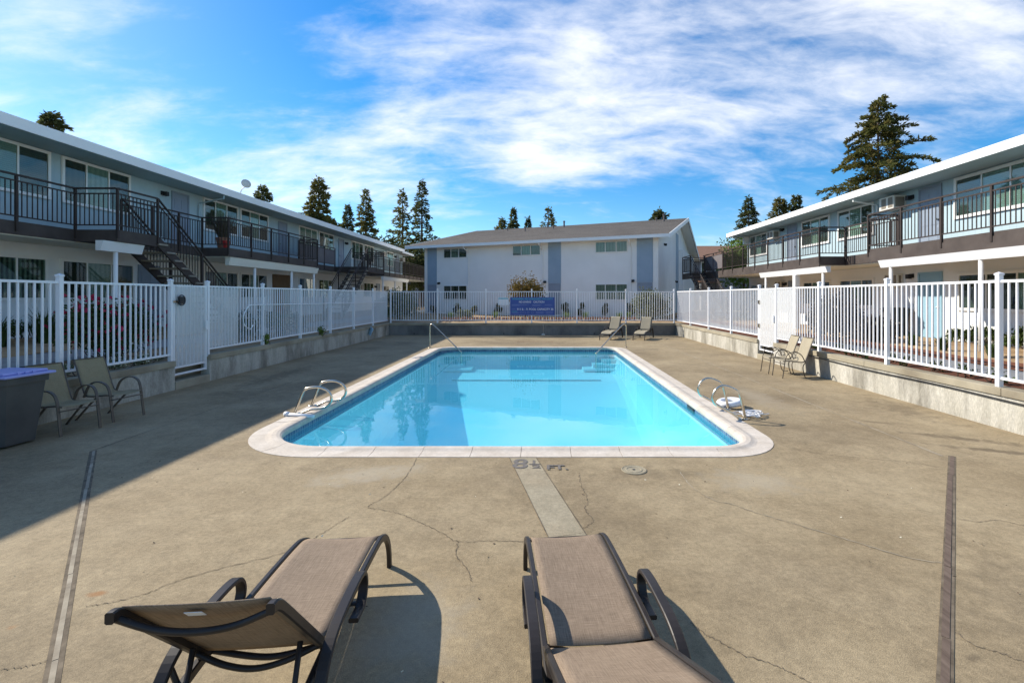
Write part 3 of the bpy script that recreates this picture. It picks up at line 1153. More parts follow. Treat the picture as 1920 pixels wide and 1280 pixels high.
for nm, F, y0, y1 in (('gate_step', FWL, 10.23, 11.30), ('gate_step', FWR, 14.27, 15.34)):
    o = MB().box(y0 + .004, y1 - .004, -.38, .02, -.1, .17, F).box(y0 - .5, y1 + 1.2, -.9, -.384, -.1, .55, F).build(nm, M_CAP, bevel=.008)
    tag(o, 'concrete step below the ' + ('shaded gate with the lock box' if F is FWL else 'sunlit gate behind the tan chairs'), 'step')

# standpipe on the rear wall and the rusty drain in front of it
o = MB().tube([(0.12, YB - .04, .02), (0.12, YB - .04, .52), (.12, YB - .09, .54)], .018, 8).lathe([(.10, 0), (.09, .05), (.03, .08)], (.12, YB - .1, .0), 14).build('standpipe', M_AC, smooth=True)
tag(o, 'thin pale standpipe on the dark rear wall', 'pipe')
o = MB().box(-1.05, .55, 21.0, 21.1, .002, .006).build('slot_drain', M_RUST)
tag(o, 'rusty slot drain in the deck before the rear wall', 'drain')


# ------------------------------------------------------------------ the white fence
def box_mesh(name, a, b, h, m):
    return MB().box(-a / 2, a / 2, -b / 2, b / 2, 0, h).mesh(name, m)


ME_PICK = box_mesh('picket', .024, .024, 1.44, M_WHITE)
ME_POST = MB().box(-.034, .034, -.034, .034, 0, 1.74).box(-.043, .043, -.043, .043, 1.74, 1.765).add(
    [(-.043, -.043, 1.765), (.043, -.043, 1.765), (.043, .043, 1.765), (-.043, .043, 1.765), (0, 0, 1.79)],
    ((0, 1, 4), (1, 2, 4), (2, 3, 4), (3, 0, 4))).mesh('post', M_WHITE)
FZ = 0.62


def fence(F, posts, label, o=-.07, skip_end=()):
    t = thing('picket_fence', F.p((posts[0] + posts[-1]) / 2, o, FZ), label, 'fence', 'white metal pool fence')
    for u in posts:
        if u not in skip_end:
            link('post', ME_POST, F.p(u, o, FZ - .04), t)
    for a, b in zip(posts, posts[1:]):
        a_, b_ = a + .034, b - .034
        MB().box(a_, b_, o - .019, o + .019, 2.205, 2.245, F).build('top_rail', M_WHITE, t)
        MB().box(a_, b_, o - .019, o + .019, .735, .775, F).build('bottom_rail', M_WHITE, t)
        n = max(2, round((b_ - a_) / .122))
        for i in range(1, n):
            link('picket', ME_PICK, F.p(a_ + (b_ - a_) * i / n, o, .77), t)
    return t


fence(FWL, [2.9, 5.4, 7.85, 10.20], 'shaded white picket fence behind the bin and the olive chairs')
fl2 = fence(FWL, [11.33, 13.58, 15.7, 17.95, 20.2, 22.5, YB + .07], 'long white picket fence on the left beyond the gate', skip_end=(YB + .07,))
fb = fence(FWB, [XL + .07, -5.32, -2.83, -.47, 1.86, 4.38, XR - .07], 'white picket fence along the far wall that carries the blue sign')
fence(FWR, [15.37, 17.64, 19.99, 22.43, YB + .07], 'white picket fence on the right beyond the far gate', skip_end=(YB + .07,))
fr2 = fence(FWR, [2.6, 4.95, 7.33, 9.70, 12.06, 14.24], 'near sunlit white picket fence on the right')
# woven mesh screens wired over the first panel past each gate
MB().box(11.38, 12.45, -.048, -.046, .79, 2.19, FWL).build('mesh_screen', M_MESH, fl2)
MB().box(13.12, 14.19, -.048, -.046, .79, 2.19, FWR).build('mesh_screen', M_MESH, fr2)


def gate(F, u0, u1, label, lock):
    t = thing('pool_gate', F.p((u0 + u1) / 2, -.07, .28), label, 'gate')
    o = -.07
    mb = MB()
    for u in (u0, u1 - .045):
        mb.box(u, u + .045, o - .022, o + .022, .28, 2.245, F)
    mb.box(u0 + .045, u1 - .045, o - .019, o + .019, 2.2, 2.24, F).box(u0 + .045, u1 - .045, o - .019, o + .019, .29, .33, F)
    mb.box(u0 + .045, u1 - .045, o - .019, o + .019, .44, .48, F)
    mb.build('gate_frame', M_WHITE, t)
    n = 8
    me = box_mesh('picket', .022, .022, 1.73, M_WHITE)
    for i in range(1, n):
        link('picket', me, F.p(u0 + .045 + (u1 - u0 - .09) * i / n, o, .475), t)
    MB().box(u0 + .05, u1 - .05, o + .022, o + .024, .485, 2.195, F).build('mesh_screen', M_MESH, t)
    MB().box(u0 + .05, u1 - .05, o - .026, o - .024, 1.15, 2.195, F).build('upper_screen', M_MESH, t)
    if lock:
        mb = MB().box(u0 + .10, u0 + .23, o + .03, o + .09, 1.83, 1.99, F)
        lb = mb.build('lock_box', M_BLACK, t, bevel=.01)
        c = F.p(u0 + .165, o + .075, 1.91)
        mb = MB().tube([(c[0], c[1] + .10 * math.cos(a), c[2] + .11 * math.sin(a)) for a in np.linspace(0, 2 * math.pi, 20)[:-1]], .012, 6, closed=True)
        mb.build('guard_ring', M_BLACK, lb, smooth=True)
        MB().box(u0 - .03, u0 + .10, o + .03, o + .05, 1.86, 1.90, F).build('latch_bar', M_CHROME, t)
    else:
        for z in (1.0, 1.75):
            MB().box(u1 - .04, u1 + .05, o + .02, o + .05, z, z + .12, F).build('hinge', M_CHROME, t)
    MB().box(u1 - .09 if lock else u0 + .02, u1 - .02 if lock else u0 + .09, o + .03, o + .07, 1.22, 1.42, F).build('latch', M_WHITE, t)
    return t


gate(FWL, 10.255, 11.28, 'white mesh covered gate with a dark lock box, in shade', True)
gate(FWR, 14.295, 15.32, 'white mesh covered gate in the sun behind the tan chairs', False)

# ------------------------------------------------------------------ building parts
CUR = {'c': M_CURT, 'd': M_CURTD, 'b': M_BLIND, 'k': M_BLINDD, 'v': M_VBLIND, 'r': M_RCURT}


def window(F, parent, u0, u1, z0, z1, styles, trim=None, tw=.075, glass=None):
    """A trimmed sliding window: each pane of glass and the curtain behind it are pieces of their own."""
    trim = trim or M_TRIM
    n = len(styles)
    if n == 3:
        cuts = [0, .31, .66, 1]
    else:
        cuts = [i / n for i in range(n + 1)]
    a, b = u0 + tw, u1 - tw
    mb = MB().box(u0, u1, .002, .05, z1 - tw, z1, F).box(u0, u1, .002, .06, z0, z0 + tw, F)
    mb.box(u0, a, .002, .05, z0 + tw, z1 - tw, F).box(b, u1, .002, .05, z0 + tw, z1 - tw, F)
    for c in cuts[1:-1]:
        m = a + (b - a) * c
        mb.box(m - .022, m + .022, .002, .045, z0 + tw, z1 - tw, F)
    w = mb.build('window', trim, parent)
    for i, s in enumerate(styles):
        p, q = a + (b - a) * cuts[i], a + (b - a) * cuts[i + 1]
        p += .022 if i else 0
        q -= .022 if i < n - 1 else 0
        MB().box(p, q, .003, .008, z0 + tw, z1 - tw, F).build('curtain', CUR[s], w)
        MB().box(p, q, .028, .032, z0 + tw, z1 - tw, F).build('pane', glass or M_GLASS, w)
    return w


def door(F, parent, u0, u1, z0, z1, m, panels=True, jamb=None):
    jamb = jamb or m
    mb = MB().box(u0, u0 + .06, .002, .045, z0, z1, F).box(u1 - .06, u1, .002, .045, z0, z1, F).box(u0 + .06, u1 - .06, .002, .045, z1 - .06, z1, F)
    fr = mb.box(u0 + .06, u1 - .06, .002, .02, z0, z1 - .06, F).build('door', jamb, parent)
    if panels:
        w = (u1 - u0 - .12)
        for c in (0, 1):
            for za, zb in ((.12, .72), (.82, 1.42), (1.52, 1.86)):
                MB().box(u0 + .06 + w * (.1 + .45 * c), u0 + .06 + w * (.45 + .45 * c), .02, .028, z0 + za, z0 + zb, F).build('panel', m, fr)
    c = F.p(u0 + .15, .05, z0 + .98)
    MB().lathe([(.012, -.03), (.03, -.02), (.03, .02), (.012, .03)], c, 10).build('handle', M_CHROME, fr, smooth=True)
    return fr


def lamp(F, parent, u, z, s=1.0):
    return MB().box(u - .09 * s, u + .09 * s, .002, .06, z - .05, z + .09, F).box(u - .06 * s, u + .06 * s, .06, .2, z - .08, z + .07, F).build('wall_lamp', M_BLACK, parent, bevel=.01)


def aircon(F, parent, u, z, w=.62, h=.4, d=.38):
    o = MB().box(u - w / 2, u + w / 2, .002, d, z, z + h, F).build('air_conditioner', M_AC, parent, bevel=.01)
    for a, b in ((.04, .26), (.36, .58)):
        MB().box(u - w / 2 + a, u - w / 2 + b, d, d + .006, z + .05, z + h - .05, F).build('grille', M_ACGRILL, o)
    for su in (-w / 2 - .006, w / 2):
        MB().box(u + su, u + su + .006, .08, d - .06, z + .06, z + h - .06, F).build('side_grille', M_ACGRILL, o)
    return o


def downspout(F, parent, u, oe, ze, zw, zb, m):
    P = [F.p(u, oe, ze), F.p(u, oe, ze - .12), F.p(u, .08, zw), F.p(u, .06, zw - .1), F.p(u, .06, zb)]
    return MB().bar(P, F.a, .06, .045).build('downspout', m, parent)


ME_BPICK = box_mesh('baluster', .017, .017, .79, M_BROWN)
ME_BPOST = box_mesh('railing_post', .05, .05, 1.28, M_BROWN)


def railing(F, parent, path, zd, spacing=1.45, screen=False, pick=.115):
    """Railing along (u, o) corners: posts and balusters are pieces of their own."""
    mb = MB()
    rail = None
    posts, picks, scr = [], [], []
    for i, ((ua, oa), (ub, ob)) in enumerate(zip(path, path[1:])):
        L = math.hypot(ub - ua, ob - oa)
        d = ((ub - ua) / L, (ob - oa) / L)
        pa, pb = Vector(F.p(ua, oa, 0)), Vector(F.p(ub, ob, 0))
        dd = (pb - pa).normalized()
        G = Fr((pa.x, pa.y), (dd.x, dd.y), (-dd.y, dd.x))
        dz = .002 * (i % 2)
        for za, zb, w in ((1.03, 1.07, .06), (.90, .93, .03), (.10, .13, .03)):
            mb.box(.026, L - .026, -w / 2, w / 2, zd + za + dz, zd + zb + dz, G)
        n = max(1, round(L / spacing))
        for k in range(n + 1):
            if k == 0 and i > 0:
                continue
            posts.append(G.p(L * k / n, 0, zd - .23))
        if screen:
            scr.append((G, L))
        else:
            k = max(2, round(L / pick))
            picks += [G.p(L * j / k, 0, zd + .12) for j in range(1, k)]
    rail = mb.build('railing', M_BROWN, parent)
    for p in posts:
        link('railing_post', ME_BPOST, p, rail)
    for p in picks:
        link('baluster', ME_BPICK, p, rail)
    for G, L in scr:
        MB().box(.03, L - .03, -.008, .008, zd + .13, zd + .9, G).build('screen_panel', M_SCREEN, rail)
    return rail


def stair(F, parent, ut, ub, o0, o1, zt, zb, n=12, rails=(True, True)):
    P = lambda u, o, z: F.p(u, o, z)
    s = math.copysign(1, ub - ut)
    mb = MB()
    for o in (o0 + .03, o1 - .03):
        mb.bar([P(ut, o, zt - .14), P(ub, o, zb - .02)], F.n, .05, .26)
    st = mb.build('staircase', M_BROWN, parent)
    for k in range(n):
        t = (k + .5) / n
        u = ut + (ub - ut) * t
        z = zt + (zb - zt) * (k + 1) / (n + 1)
        MB().box(min(u - .16, u + .16), max(u - .16, u + .16), o0 - .04, o1 + .04, z - .05, z, F).build('tread', M_TREAD, st)
    for o, on in ((o0 + .01, rails[0]), (o1 - .01, rails[1])):
        if not on:
            continue
        hr = MB().bar([P(ut, o, zt + 1.05), P(ub, o, zb + 1.0)], F.n, .05, .045).bar([P(ut, o, zt + .90), P(ub, o, zb + .86)], F.n, .03, .03)
        hr = hr.build('handrail', M_BROWN, parent)
        for k in range(1, 3):
            u = ut + (ub - ut) * (k / 2)
            z = zt + (zb - zt) * k / 2
            MB().box(u - .025, u + .025, o - .025, o + .025, z - .2, z + 1.0, F).build('railing_post', M_BROWN, hr)
        m = int(abs(ub - ut) / .12)
        for k in range(1, m):
            u = ut + (ub - ut) * k / m
            z = zt + (zb - zt) * k / m
            link('baluster', ME_BPICK, P(u, o, z + .08), hr)
    return st


def porch(F, parent, u0, u1, oe, z0, z1, zg, posts, m):
    """The white beam on round posts under the balcony edge."""
    b = MB().prism([F.p(u0, oe - .14, z0), F.p(u0, oe - .02, z0), F.p(u0, oe + .06, z1), F.p(u0, oe - .14, z1)], F.a * (u1 - u0)).build('porch_beam', m, parent)
    for u in posts:
        c = F.p(u, oe - .08, zg)
        MB().tube([c, (c[0], c[1], z0 + .001)], .05, 12).build('porch_post', M_TRIM, b, smooth=True)
    return b


# ------------------------------------------------------------------ left building
FL = Fr((-13.4, 0), (0, 1), (1, 0))
BL = thing('apartment_building', (-18.4, 24, .3), 'long pale blue and white two storey apartment building on the left, in shade', 'building')
ZF, ZS = 3.70, 5.95
MB().box(1, 46.5, -10, 0, .3, 3.38, FL).build('wall', M_STUCCO, BL)
MB().box(1, 46.5, -10, 0, 3.38, ZS - .005, FL).build('upper_wall', M_SIDING, BL)
MB().prism([FL.p(1, 1.10, ZS + .02), FL.p(1, 1.10, 6.18), FL.p(1, -5, 6.7), FL.p(1, -11, 6.2), FL.p(1, -11, ZS + .02)], (0, 42.2, 0)).build('roof', M_ROOFTOP, BL)
MB().prism([FL.p(43.2, .9, ZS - .02), FL.p(43.2, .9, 6.06), FL.p(43.2, -5, 6.5), FL.p(43.2, -11, 6.1), FL.p(43.2, -11, ZS - .02)], (0, 3.9, 0)).build('roof', M_ROOFTOP, BL)
MB().box(1, 43.25, 1.102, 1.14, 5.93, 6.20, FL).build('fascia', M_FASCIA, BL)
MB().box(43.25, 47.15, .902, .94, 5.90, 6.08, FL).box(47.102, 47.15, -8, .90, 5.90, 6.08, FL).build('fascia', M_FASCIA, BL)
MB().box(1, 43.2, .004, 1.10, ZS, ZS + .015, FL).build('soffit', M_SOFFIT, BL)
# balcony floor with its jogs
NAR, WID = 1.5, 2.42
mb = MB().box(2, 46.5, .003, NAR - .01, 3.40, ZF, FL)
for u0, u1, o1 in ((12.27, 13.56, 2.58), (16.87, 23.6, WID), (27.8, 30.6, 3.4), (33.6, 46.5, WID)):
    mb.box(u0, u1, NAR - .01, o1 - .01, 3.401, ZF - .002, FL)
bal = mb.build('balcony', M_FASBROWN, BL)
mb = MB().box(2, 46.5, .005, NAR - .06, 3.375, 3.398, FL)
for u0, u1, o1 in ((16.9, 23.55, WID), (33.65, 46.45, WID)):
    mb.box(u0, u1, NAR - .06, o1 - .06, 3.376, 3.3985, FL)
mb.build('balcony_soffit', M_CREAM, BL)
railing(FL, BL, [(4.0, NAR), (12.27, NAR), (12.27, 2.58), (13.56, 2.58)], ZF)
railing(FL, BL, [(13.62, NAR), (16.87, NAR), (16.87, WID), (23.6, WID), (23.6, NAR)], ZF, 1.25)
railing(FL, BL, [(23.66, NAR), (27.75, NAR)], ZF, 1.35, screen=True)
railing(FL, BL, [(27.8, 3.38), (30.6, 3.38), (30.6, NAR), (33.6, NAR), (33.6, WID), (46.4, WID)], ZF, 1.3)
stair(FL, BL, 13.58, 17.1, 1.56, 2.58, ZF, .95)
stair(FL, BL, 27.78, 24.2, 2.44, 3.38, ZF, .95)
porch(FL, BL, 11.95, 13.2, 2.45, 3.14, 3.39, .75, [12.45], M_TRIM)
porch(FL, BL, 17.0, 23.75, 2.36, 3.10, 3.37, .75, [18.65, 21.4, 23.5], M_CREAM)
porch(FL, BL, 33.6, 40.0, 2.36, 3.12, 3.37, .75, [33.8, 36.6, 39.8], M_TRIM)
MB().tube([FL.p(14.6, 2.4, .7), FL.p(14.6, 2.4, 2.35)], .045, 10).build('stair_post', M_TRIM, BL, smooth=True)
zw0, zw1 = 4.62, 5.92
for u0, u1, st in ((10.75, 13.09, 'bbk'), (13.4, 15.64, 'dcd'), (19.02, 21.2, 'dcd'), (21.35, 23.55, 'dcd'), (26.56, 28.71, 'ccc'), (28.92, 31.0, 'dcd'),
                   (33.88, 36.11, 'dcd'), (36.33, 38.41, 'dcd'), (41.73, 43.5, 'dcd')):
    window(FL, BL, u0, u1, zw0, zw1, st)
for u0, u1 in ((17.4, 18.25), (24.46, 25.31), (31.74, 32.59), (44.4, 45.2)):
    door(FL, BL, u0, u1, ZF, 5.82, M_DOORBLUE)
lamp(FL, BL, 17.0, 5.62); lamp(FL, BL, 32.9, 5.6); lamp(FL, BL, 44.0, 5.6)
for u0, u1, st in ((10.8, 13.02, 'vvv'), (13.36, 15.79, 'dcd'), (19.05, 21.2, 'dcd'), (21.35, 23.46, 'dcd'), (26.51, 28.58, 'dcd'), (28.85, 30.92, 'dcd'), (36.2, 38.4, 'dcd')):
    window(FL, BL, u0, u1, 1.88, 3.05, st)
rec = MB().box(23.95, 25.75, .004, .03, .9, 3.1, FL).build('entry_recess', mat('brown_recess', (0.17, 0.10, 0.05), (0.20, 0.12, 0.06), rough=.8), BL)
door(FL, BL, 15.95, 16.85, .93, 3.05, M_DOORBLUE)
door(FL, BL, 39.0, 39.9, .93, 3.02, M_DOORBLUE)
aircon(FL, BL, 40.2, 5.3); aircon(FL, BL, 45.8, 5.25); aircon(FL, BL, 35.0, 2.45); aircon(FL, BL, 40.8, 2.45)
lamp(FL, BL, 38.7, 2.75)
downspout(FL, BL, 18.75, 1.02, 5.93, 5.62, 3.75, M_SIDING)
downspout(FL, BL, 39.5, 1.02, 5.93, 5.62, 3.75, M_SIDING)
c = FL.p(20.2, .75, 6.2)
dish = MB().tube(smooth_path([c, (c[0] + .05, c[1], c[2] + .25), (c[0] + .22, c[1] + .02, c[2] + .42)]), .018, 6).build('satellite_dish', M_AC, BL, smooth=True)
mb = MB()
ring = []
q = Vector((c[0] + .26, c[1] - .02, c[2] + .52))
nv = Vector((.75, -.6, .25)).normalized()
a1 = nv.cross(Vector((0, 0, 1))).normalized(); a2 = nv.cross(a1)
for rr_, dd_ in ((.0, -.05), (.1, -.04), (.19, -.0), (.19, .012), (.0, -.03)):
    ring.append([q + nv * dd_ + (a1 * math.cos(t) + a2 * math.sin(t)) * rr_ for t in np.linspace(0, 2 * math.pi, 17)[:-1]])
mb.add([p for r in ring for p in r], [(i * 16 + k, i * 16 + (k + 1) % 16, i * 16 + 16 + (k + 1) % 16, i * 16 + 16 + k) for i in range(4) for k in range(16)])
mb.build('dish_reflector', M_AC, dish, smooth=True, recalc=False)

# ------------------------------------------------------------------ right building
FR_ = Fr((12.5, 0), (0, 1), (-1, 0))
BR = thing('apartment_building', (17.5, 15, .3), 'pale blue and white two storey apartment building on the right, in sun', 'building')
ZF, ZS = 3.44, 5.57
MB().box(1, 28.8, -10, 0, .3, 3.08, FR_).build('wall', M_STUCCO, BR)
MB().box(1, 28.8, -10, 0, 3.08, ZS + .04, FR_).build('upper_wall', M_SIDING, BR)
MB().box(28.8, 28.84, -10, .0, 3.1, 5.6, FR_).build('end_trim', M_TRIM, BR)
MB().prism([FR_.p(1, 1.0, 5.66), FR_.p(1, 1.0, 5.82), FR_.p(1, -5, 6.4), FR_.p(1, -11, 5.9), FR_.p(1, -11, 5.66)], (0, 28.6, 0)).build('roof', M_ROOFTOP, BR)
MB().box(1, 29.65, 1.002, 1.04, 5.60, 5.84, FR_).box(29.604, 29.65, -11, 1.0, 5.60, 5.84, FR_).build('fascia', M_FASCIA, BR)
MB().prism([FR_.p(1, .004, ZS), FR_.p(1, 1.0, 5.62), FR_.p(1, 1.0, 5.655), FR_.p(1, .004, ZS + .035)], (0, 28.5, 0)).build('soffit', M_SOFFIT, BR)
NAR, WID = 1.47, 2.40
mb = MB().box(2, 28.8, .003, NAR - .01, 3.12, ZF, FR_)
for u0, u1, o1 in ((2, 14.8, WID), (17.4, 29.6, WID), (29.6, 31.2, 3.3)):
    mb.box(u0 + .001, u1 - .001, NAR - .01, o1 - .01, 3.121, ZF - .002, FR_)
    mb.box(u0 + .001, u1 - .001, o1 - .01, o1 + .01, 3.06, ZF - .10, FR_)
mb.build('balcony', M_FASBROWN, BR)
mb = MB().box(2, 28.75, .005, NAR - .06, 3.09, 3.118, FR_)
for u0, u1 in ((2, 14.75), (17.45, 28.75)):
    mb.box(u0, u1, NAR - .06, WID - .06, 3.091, 3.1185, FR_)
mb.build('balcony_soffit', M_CREAM, BR)
railing(FR_, BR, [(4.0, WID), (14.8, WID), (14.8, NAR)], ZF, 1.3)
railing(FR_, BR, [(14.86, NAR), (17.34, NAR)], ZF, 1.25)
railing(FR_, BR, [(17.4, NAR), (17.4, WID), (26.6, WID)], ZF, 1.3)
railing(FR_, BR, [(26.66, WID), (29.55, WID)], ZF, 1.45, screen=True)
railing(FR_, BR, [(29.6, 3.28), (31.2, 3.28), (31.2, .5)], ZF, 1.2)
stair(FR_, BR, 29.6, 25.4, 2.46, 3.28, ZF, .7)
porch(FR_, BR, 6.0, 14.3, 2.40, 2.84, 3.055, .66, [8.3, 11.1, 13.95], M_FASCIA)
porch(FR_, BR, 16.95, 22.1, 2.40, 2.84, 3.055, .66, [17.3, 19.3, 21.7], M_FASCIA)
MB().box(19.02, 19.2, 2.24, 2.42, .66, 2.838, FR_).build('porch_pillar', M_TRIM, BR)
for u0, u1, st in ((26.41, 28.63, 'dcd'), (20.72, 22.96, 'dcd'), (17.97, 20.16, 'dcd'), (11.9, 14.48, 'kbb')):
    window(FR_, BR, u0, u1, 4.30, 5.54, st[::-1], tw=.09)
for u0, u1 in ((23.39, 24.30), (14.94, 15.85)):
    door(FR_, BR, u0, u1, ZF, 5.53, M_DOORBLUE)
aircon(FR_, BR, 25.4, 5.02); aircon(FR_, BR, 16.75, 5.0, .7, .45, .45)
lamp(FR_, BR, 24.7, 5.4); lamp(FR_, BR, 16.15, 5.3)
for u0, u1, st in ((26.3, 28.5, 'ddd'), (20.64, 22.82, 'dcd'), (17.97, 20.05, 'dcd'), (11.7, 14.37, 'kdc')):
    window(FR_, BR, u0, u1, 1.57, 2.69, st[::-1], tw=.085)
door(FR_, BR, 14.92, 15.87, .67, 2.77, M_DOORSKY, panels=False, jamb=M_DOORSKY)
door(FR_, BR, 23.3, 24.2, .67, 2.77, M_DOORBLUE)
aircon(FR_, BR, 16.85, 2.35, .6, .42, .22); aircon(FR_, BR, 24.9, 2.35, .6, .42, .22)
lamp(FR_, BR, 16.15, 2.66); lamp(FR_, BR, 24.45, 2.6)
downspout(FR_, BR, 17.75, .95, 5.62, 5.36, 3.5, M_TRIM)
downspout(FR_, BR, 28.9, .95, 5.62, 5.3, 3.5, M_TRIM)
MB().box(28.7, 28.9, .05, .35, 5.1, 5.56, FR_).build('eave_bracket', M_TRIM, BR)

# ------------------------------------------------------------------ building across the far end
FB = Fr((-8.825, 36.57), (.9212, -.3891), (-.3891, -.9212))
BB = thing('apartment_house', FB.p(8.7, -10, .5), 'white two storey building with slate blue panels and a grey shingle roof behind the pool', 'building')
LB = 17.5
MB().box(0, LB, -20, 0, .4, 5.80, FB).build('wall', M_STUCCO, BB)
for u in (.0, LB - .1):
    MB().prism([FB.p(u + .0, -.3, 5.80), FB.p(u, -10, 8.0), FB.p(u, -19.7, 5.80)], FB.a * .1).build('gable', M_STUCCO, BB)


def roof_z(o):
    return 8.28 - .235 * abs(o + 10)


for nm, oa in (('roof_slope', .75), ('roof_slope', -20.75)):
    pr = []
    for o in (oa, -10):
        pr.append((o, roof_z(o)))
    A, B = pr
    n_course = 26
    mb = MB()
    for k in range(n_course):                       # overlapping shingle courses with a real step at every butt
        o0 = A[0] + (B[0] - A[0]) * k / n_course
        o1 = A[0] + (B[0] - A[0]) * (k + 1.15) / n_course if k < n_course - 1 else B[0]
        z0_, z1_ = roof_z(o0), roof_z(o1)
        mb.add([FB.p(-1.25, o0, z0_ - .12), FB.p(LB + .75, o0, z0_ - .12), FB.p(LB + .75, o0, z0_ + .014), FB.p(-1.25, o0, z0_ + .014),
                FB.p(LB + .75, o1, z1_), FB.p(-1.25, o1, z1_)], ((0, 1, 2, 3), (3, 2, 4, 5)))
    mb.build(nm, M_SHINGLE, BB, recalc=False)
    MB().prism([FB.p(-1.26, A[0], roof_z(A[0]) - .2), FB.p(-1.26, A[0] + .03 * math.copysign(1, A[0]), roof_z(A[0]) - .2),
                FB.p(-1.26, A[0] + .03 * math.copysign(1, A[0]), roof_z(A[0]) + .0), FB.p(-1.26, A[0], roof_z(A[0]) + .0)],
               FB.a * (LB + 2.02)).build('gutter', M_FASCIA, BB)
    for u in (-1.30, LB + .752):
        MB().prism([FB.p(u, A[0], roof_z(A[0]) - .24), FB.p(u, -10, roof_z(-10) - .26), FB.p(u, -10, roof_z(-10) + .03), FB.p(u, A[0], roof_z(A[0]) + .03)],
                   FB.a * .048).build('rake_board', M_FASCIA, BB)
    MB().prism([FB.p(-1.2, A[0] - .01 * math.copysign(1, A[0]), roof_z(A[0]) - .19), FB.p(-1.2, -10, roof_z(-10) - .19), FB.p(-1.2, -10, roof_z(-10) - .17),
                FB.p(-1.2, A[0] - .01 * math.copysign(1, A[0]), roof_z(A[0]) - .17)], FB.a * (LB + 1.9)).build('roof_soffit', M_STUCCO, BB)
for u0, u1 in ((.25, 1.08), (10.13, 11.06), (16.16, 17.16)):
    MB().box(u0, u1, .003, .03, 2.86, 5.72, FB).build('blue_panel', M_BLUEPANEL, BB)
    door(FB, BB, u0 + .02, u1 - .02, .76, 2.855, M_DOORBLUE)
for u0, u1, st in ((1.7, 3.74, 'drd'), (7.43, 9.58, 'drd'), (13.44, 15.58, 'rrr')):
    window(FB, BB, u0, u1, 4.80, 5.53, st, tw=.05)
    window(FB, BB, u0, u1, 1.74, 2.79, 'rrr' if st == 'rrr' else 'ddd', tw=.05)
for u in (1.3, 9.9, 15.92):
    lamp(FB, BB, u, 2.95)
for u in (3.88, 9.74, 15.79):
    downspout(FB, BB, u, .72, roof_z(.72) - .2, 5.18, .8, M_TRIM)
MB().box(LB - .32, LB - .0, .004, .05, .6, 5.72, FB).box(.0, .2, .004, .05, .6, 5.72, FB).build('corner_board', M_TRIM, BB)
FS = Fr(FB.p(LB, 0, 0)[:2], (.3891, .9212), (.9212, -.3891))      # the gable wall
MB().box(8.3, 9.7, .003, .03, .7, 6.9, FS).build('blue_panel', M_BLUEPANEL, BB)
lamp(FS, BB, 8.0, 3.1); lamp(FS, BB, 2.2, 5.4, .7)
MB().box(10.2, 19.6, .004, .35, .6, 5.75, FS).build('gable_wing', M_STUCCO, BB)
for (u, o, h, r_) in ((5.4, -6.5, .35, .05), (6.6, -8.6, .5, .06), (7.6, -7.4, .3, .05), (8.2, -8.4, .55, .07), (15.9, -8.9, .3, .05), (16.6, -8.2, .6, .075), (3.0, -8.0, .35, .05)):
    c = FB.p(u, o, roof_z(o) - .1)
    MB().tube([c, (c[0], c[1], c[2] + h)], r_, 8).lathe([(r_ * 1.5, h), (r_ * 1.5, h + .06), (.01, h + .1)], c, 8).build('roof_vent', M_SCREEN, BB)


# ------------------------------------------------------------------ two houses farther back
def house(x0, x1, y0, y1, ze, zr, label, wins, porch_=None):
    h = thing('house', ((x0 + x1) / 2, (y0 + y1) / 2, .5), label, 'house')
    MB().box(x0, x1, y0, y1, .5, ze).build('wall', M_GREYWALL, h)
    ym = (y0 + y1) / 2
    for ya in (y0 - .5, y1 + .5):
        MB().prism([(x0 - .4, ya, ze - .1), (x0 - .4, ym, zr), (x0 - .4, ym, zr - .2), (x0 - .4, ya, ze - .3)], (x1 - x0 + .8, 0, 0)).build('roof_slope', M_ROOFRED, h)
    F = Fr((0, y0), (1, 0), (0, -1))
    for u0, u1, z0, z1 in wins:
        window(F, h, u0, u1, z0, z1, 'd', tw=.12)
    if porch_:
        u0, u1, z = porch_
        MB().prism([F.p(u0, 0, z + .35), F.p(u0, 1.3, z), F.p(u0, 1.3, z - .12), F.p(u0, 0, z + .2)], (u1 - u0, 0, 0)).build('porch_roof', M_ROOFRED, h)
        for u in (u0 + .15, u1 - .15):
            MB().box(u - .08, u + .08, 1.05, 1.2, .5, z, F).build('porch_post', M_TRIM, h)
    return h


house(15.6, 23.0, 52, 61, 6.1, 7.9, 'grey house with a red brown roof beyond the right building', [(17.3, 18.0, 4.4, 5.7), (20.0, 21.0, 4.4, 5.7)], (16.8, 19.2, 3.5))
house(-25.0, -15.2, 72, 80, 6.5, 8.0, 'grey house with a red brown roof between the left and rear buildings', [(-17.8, -16.7, 4.0, 5.6)])

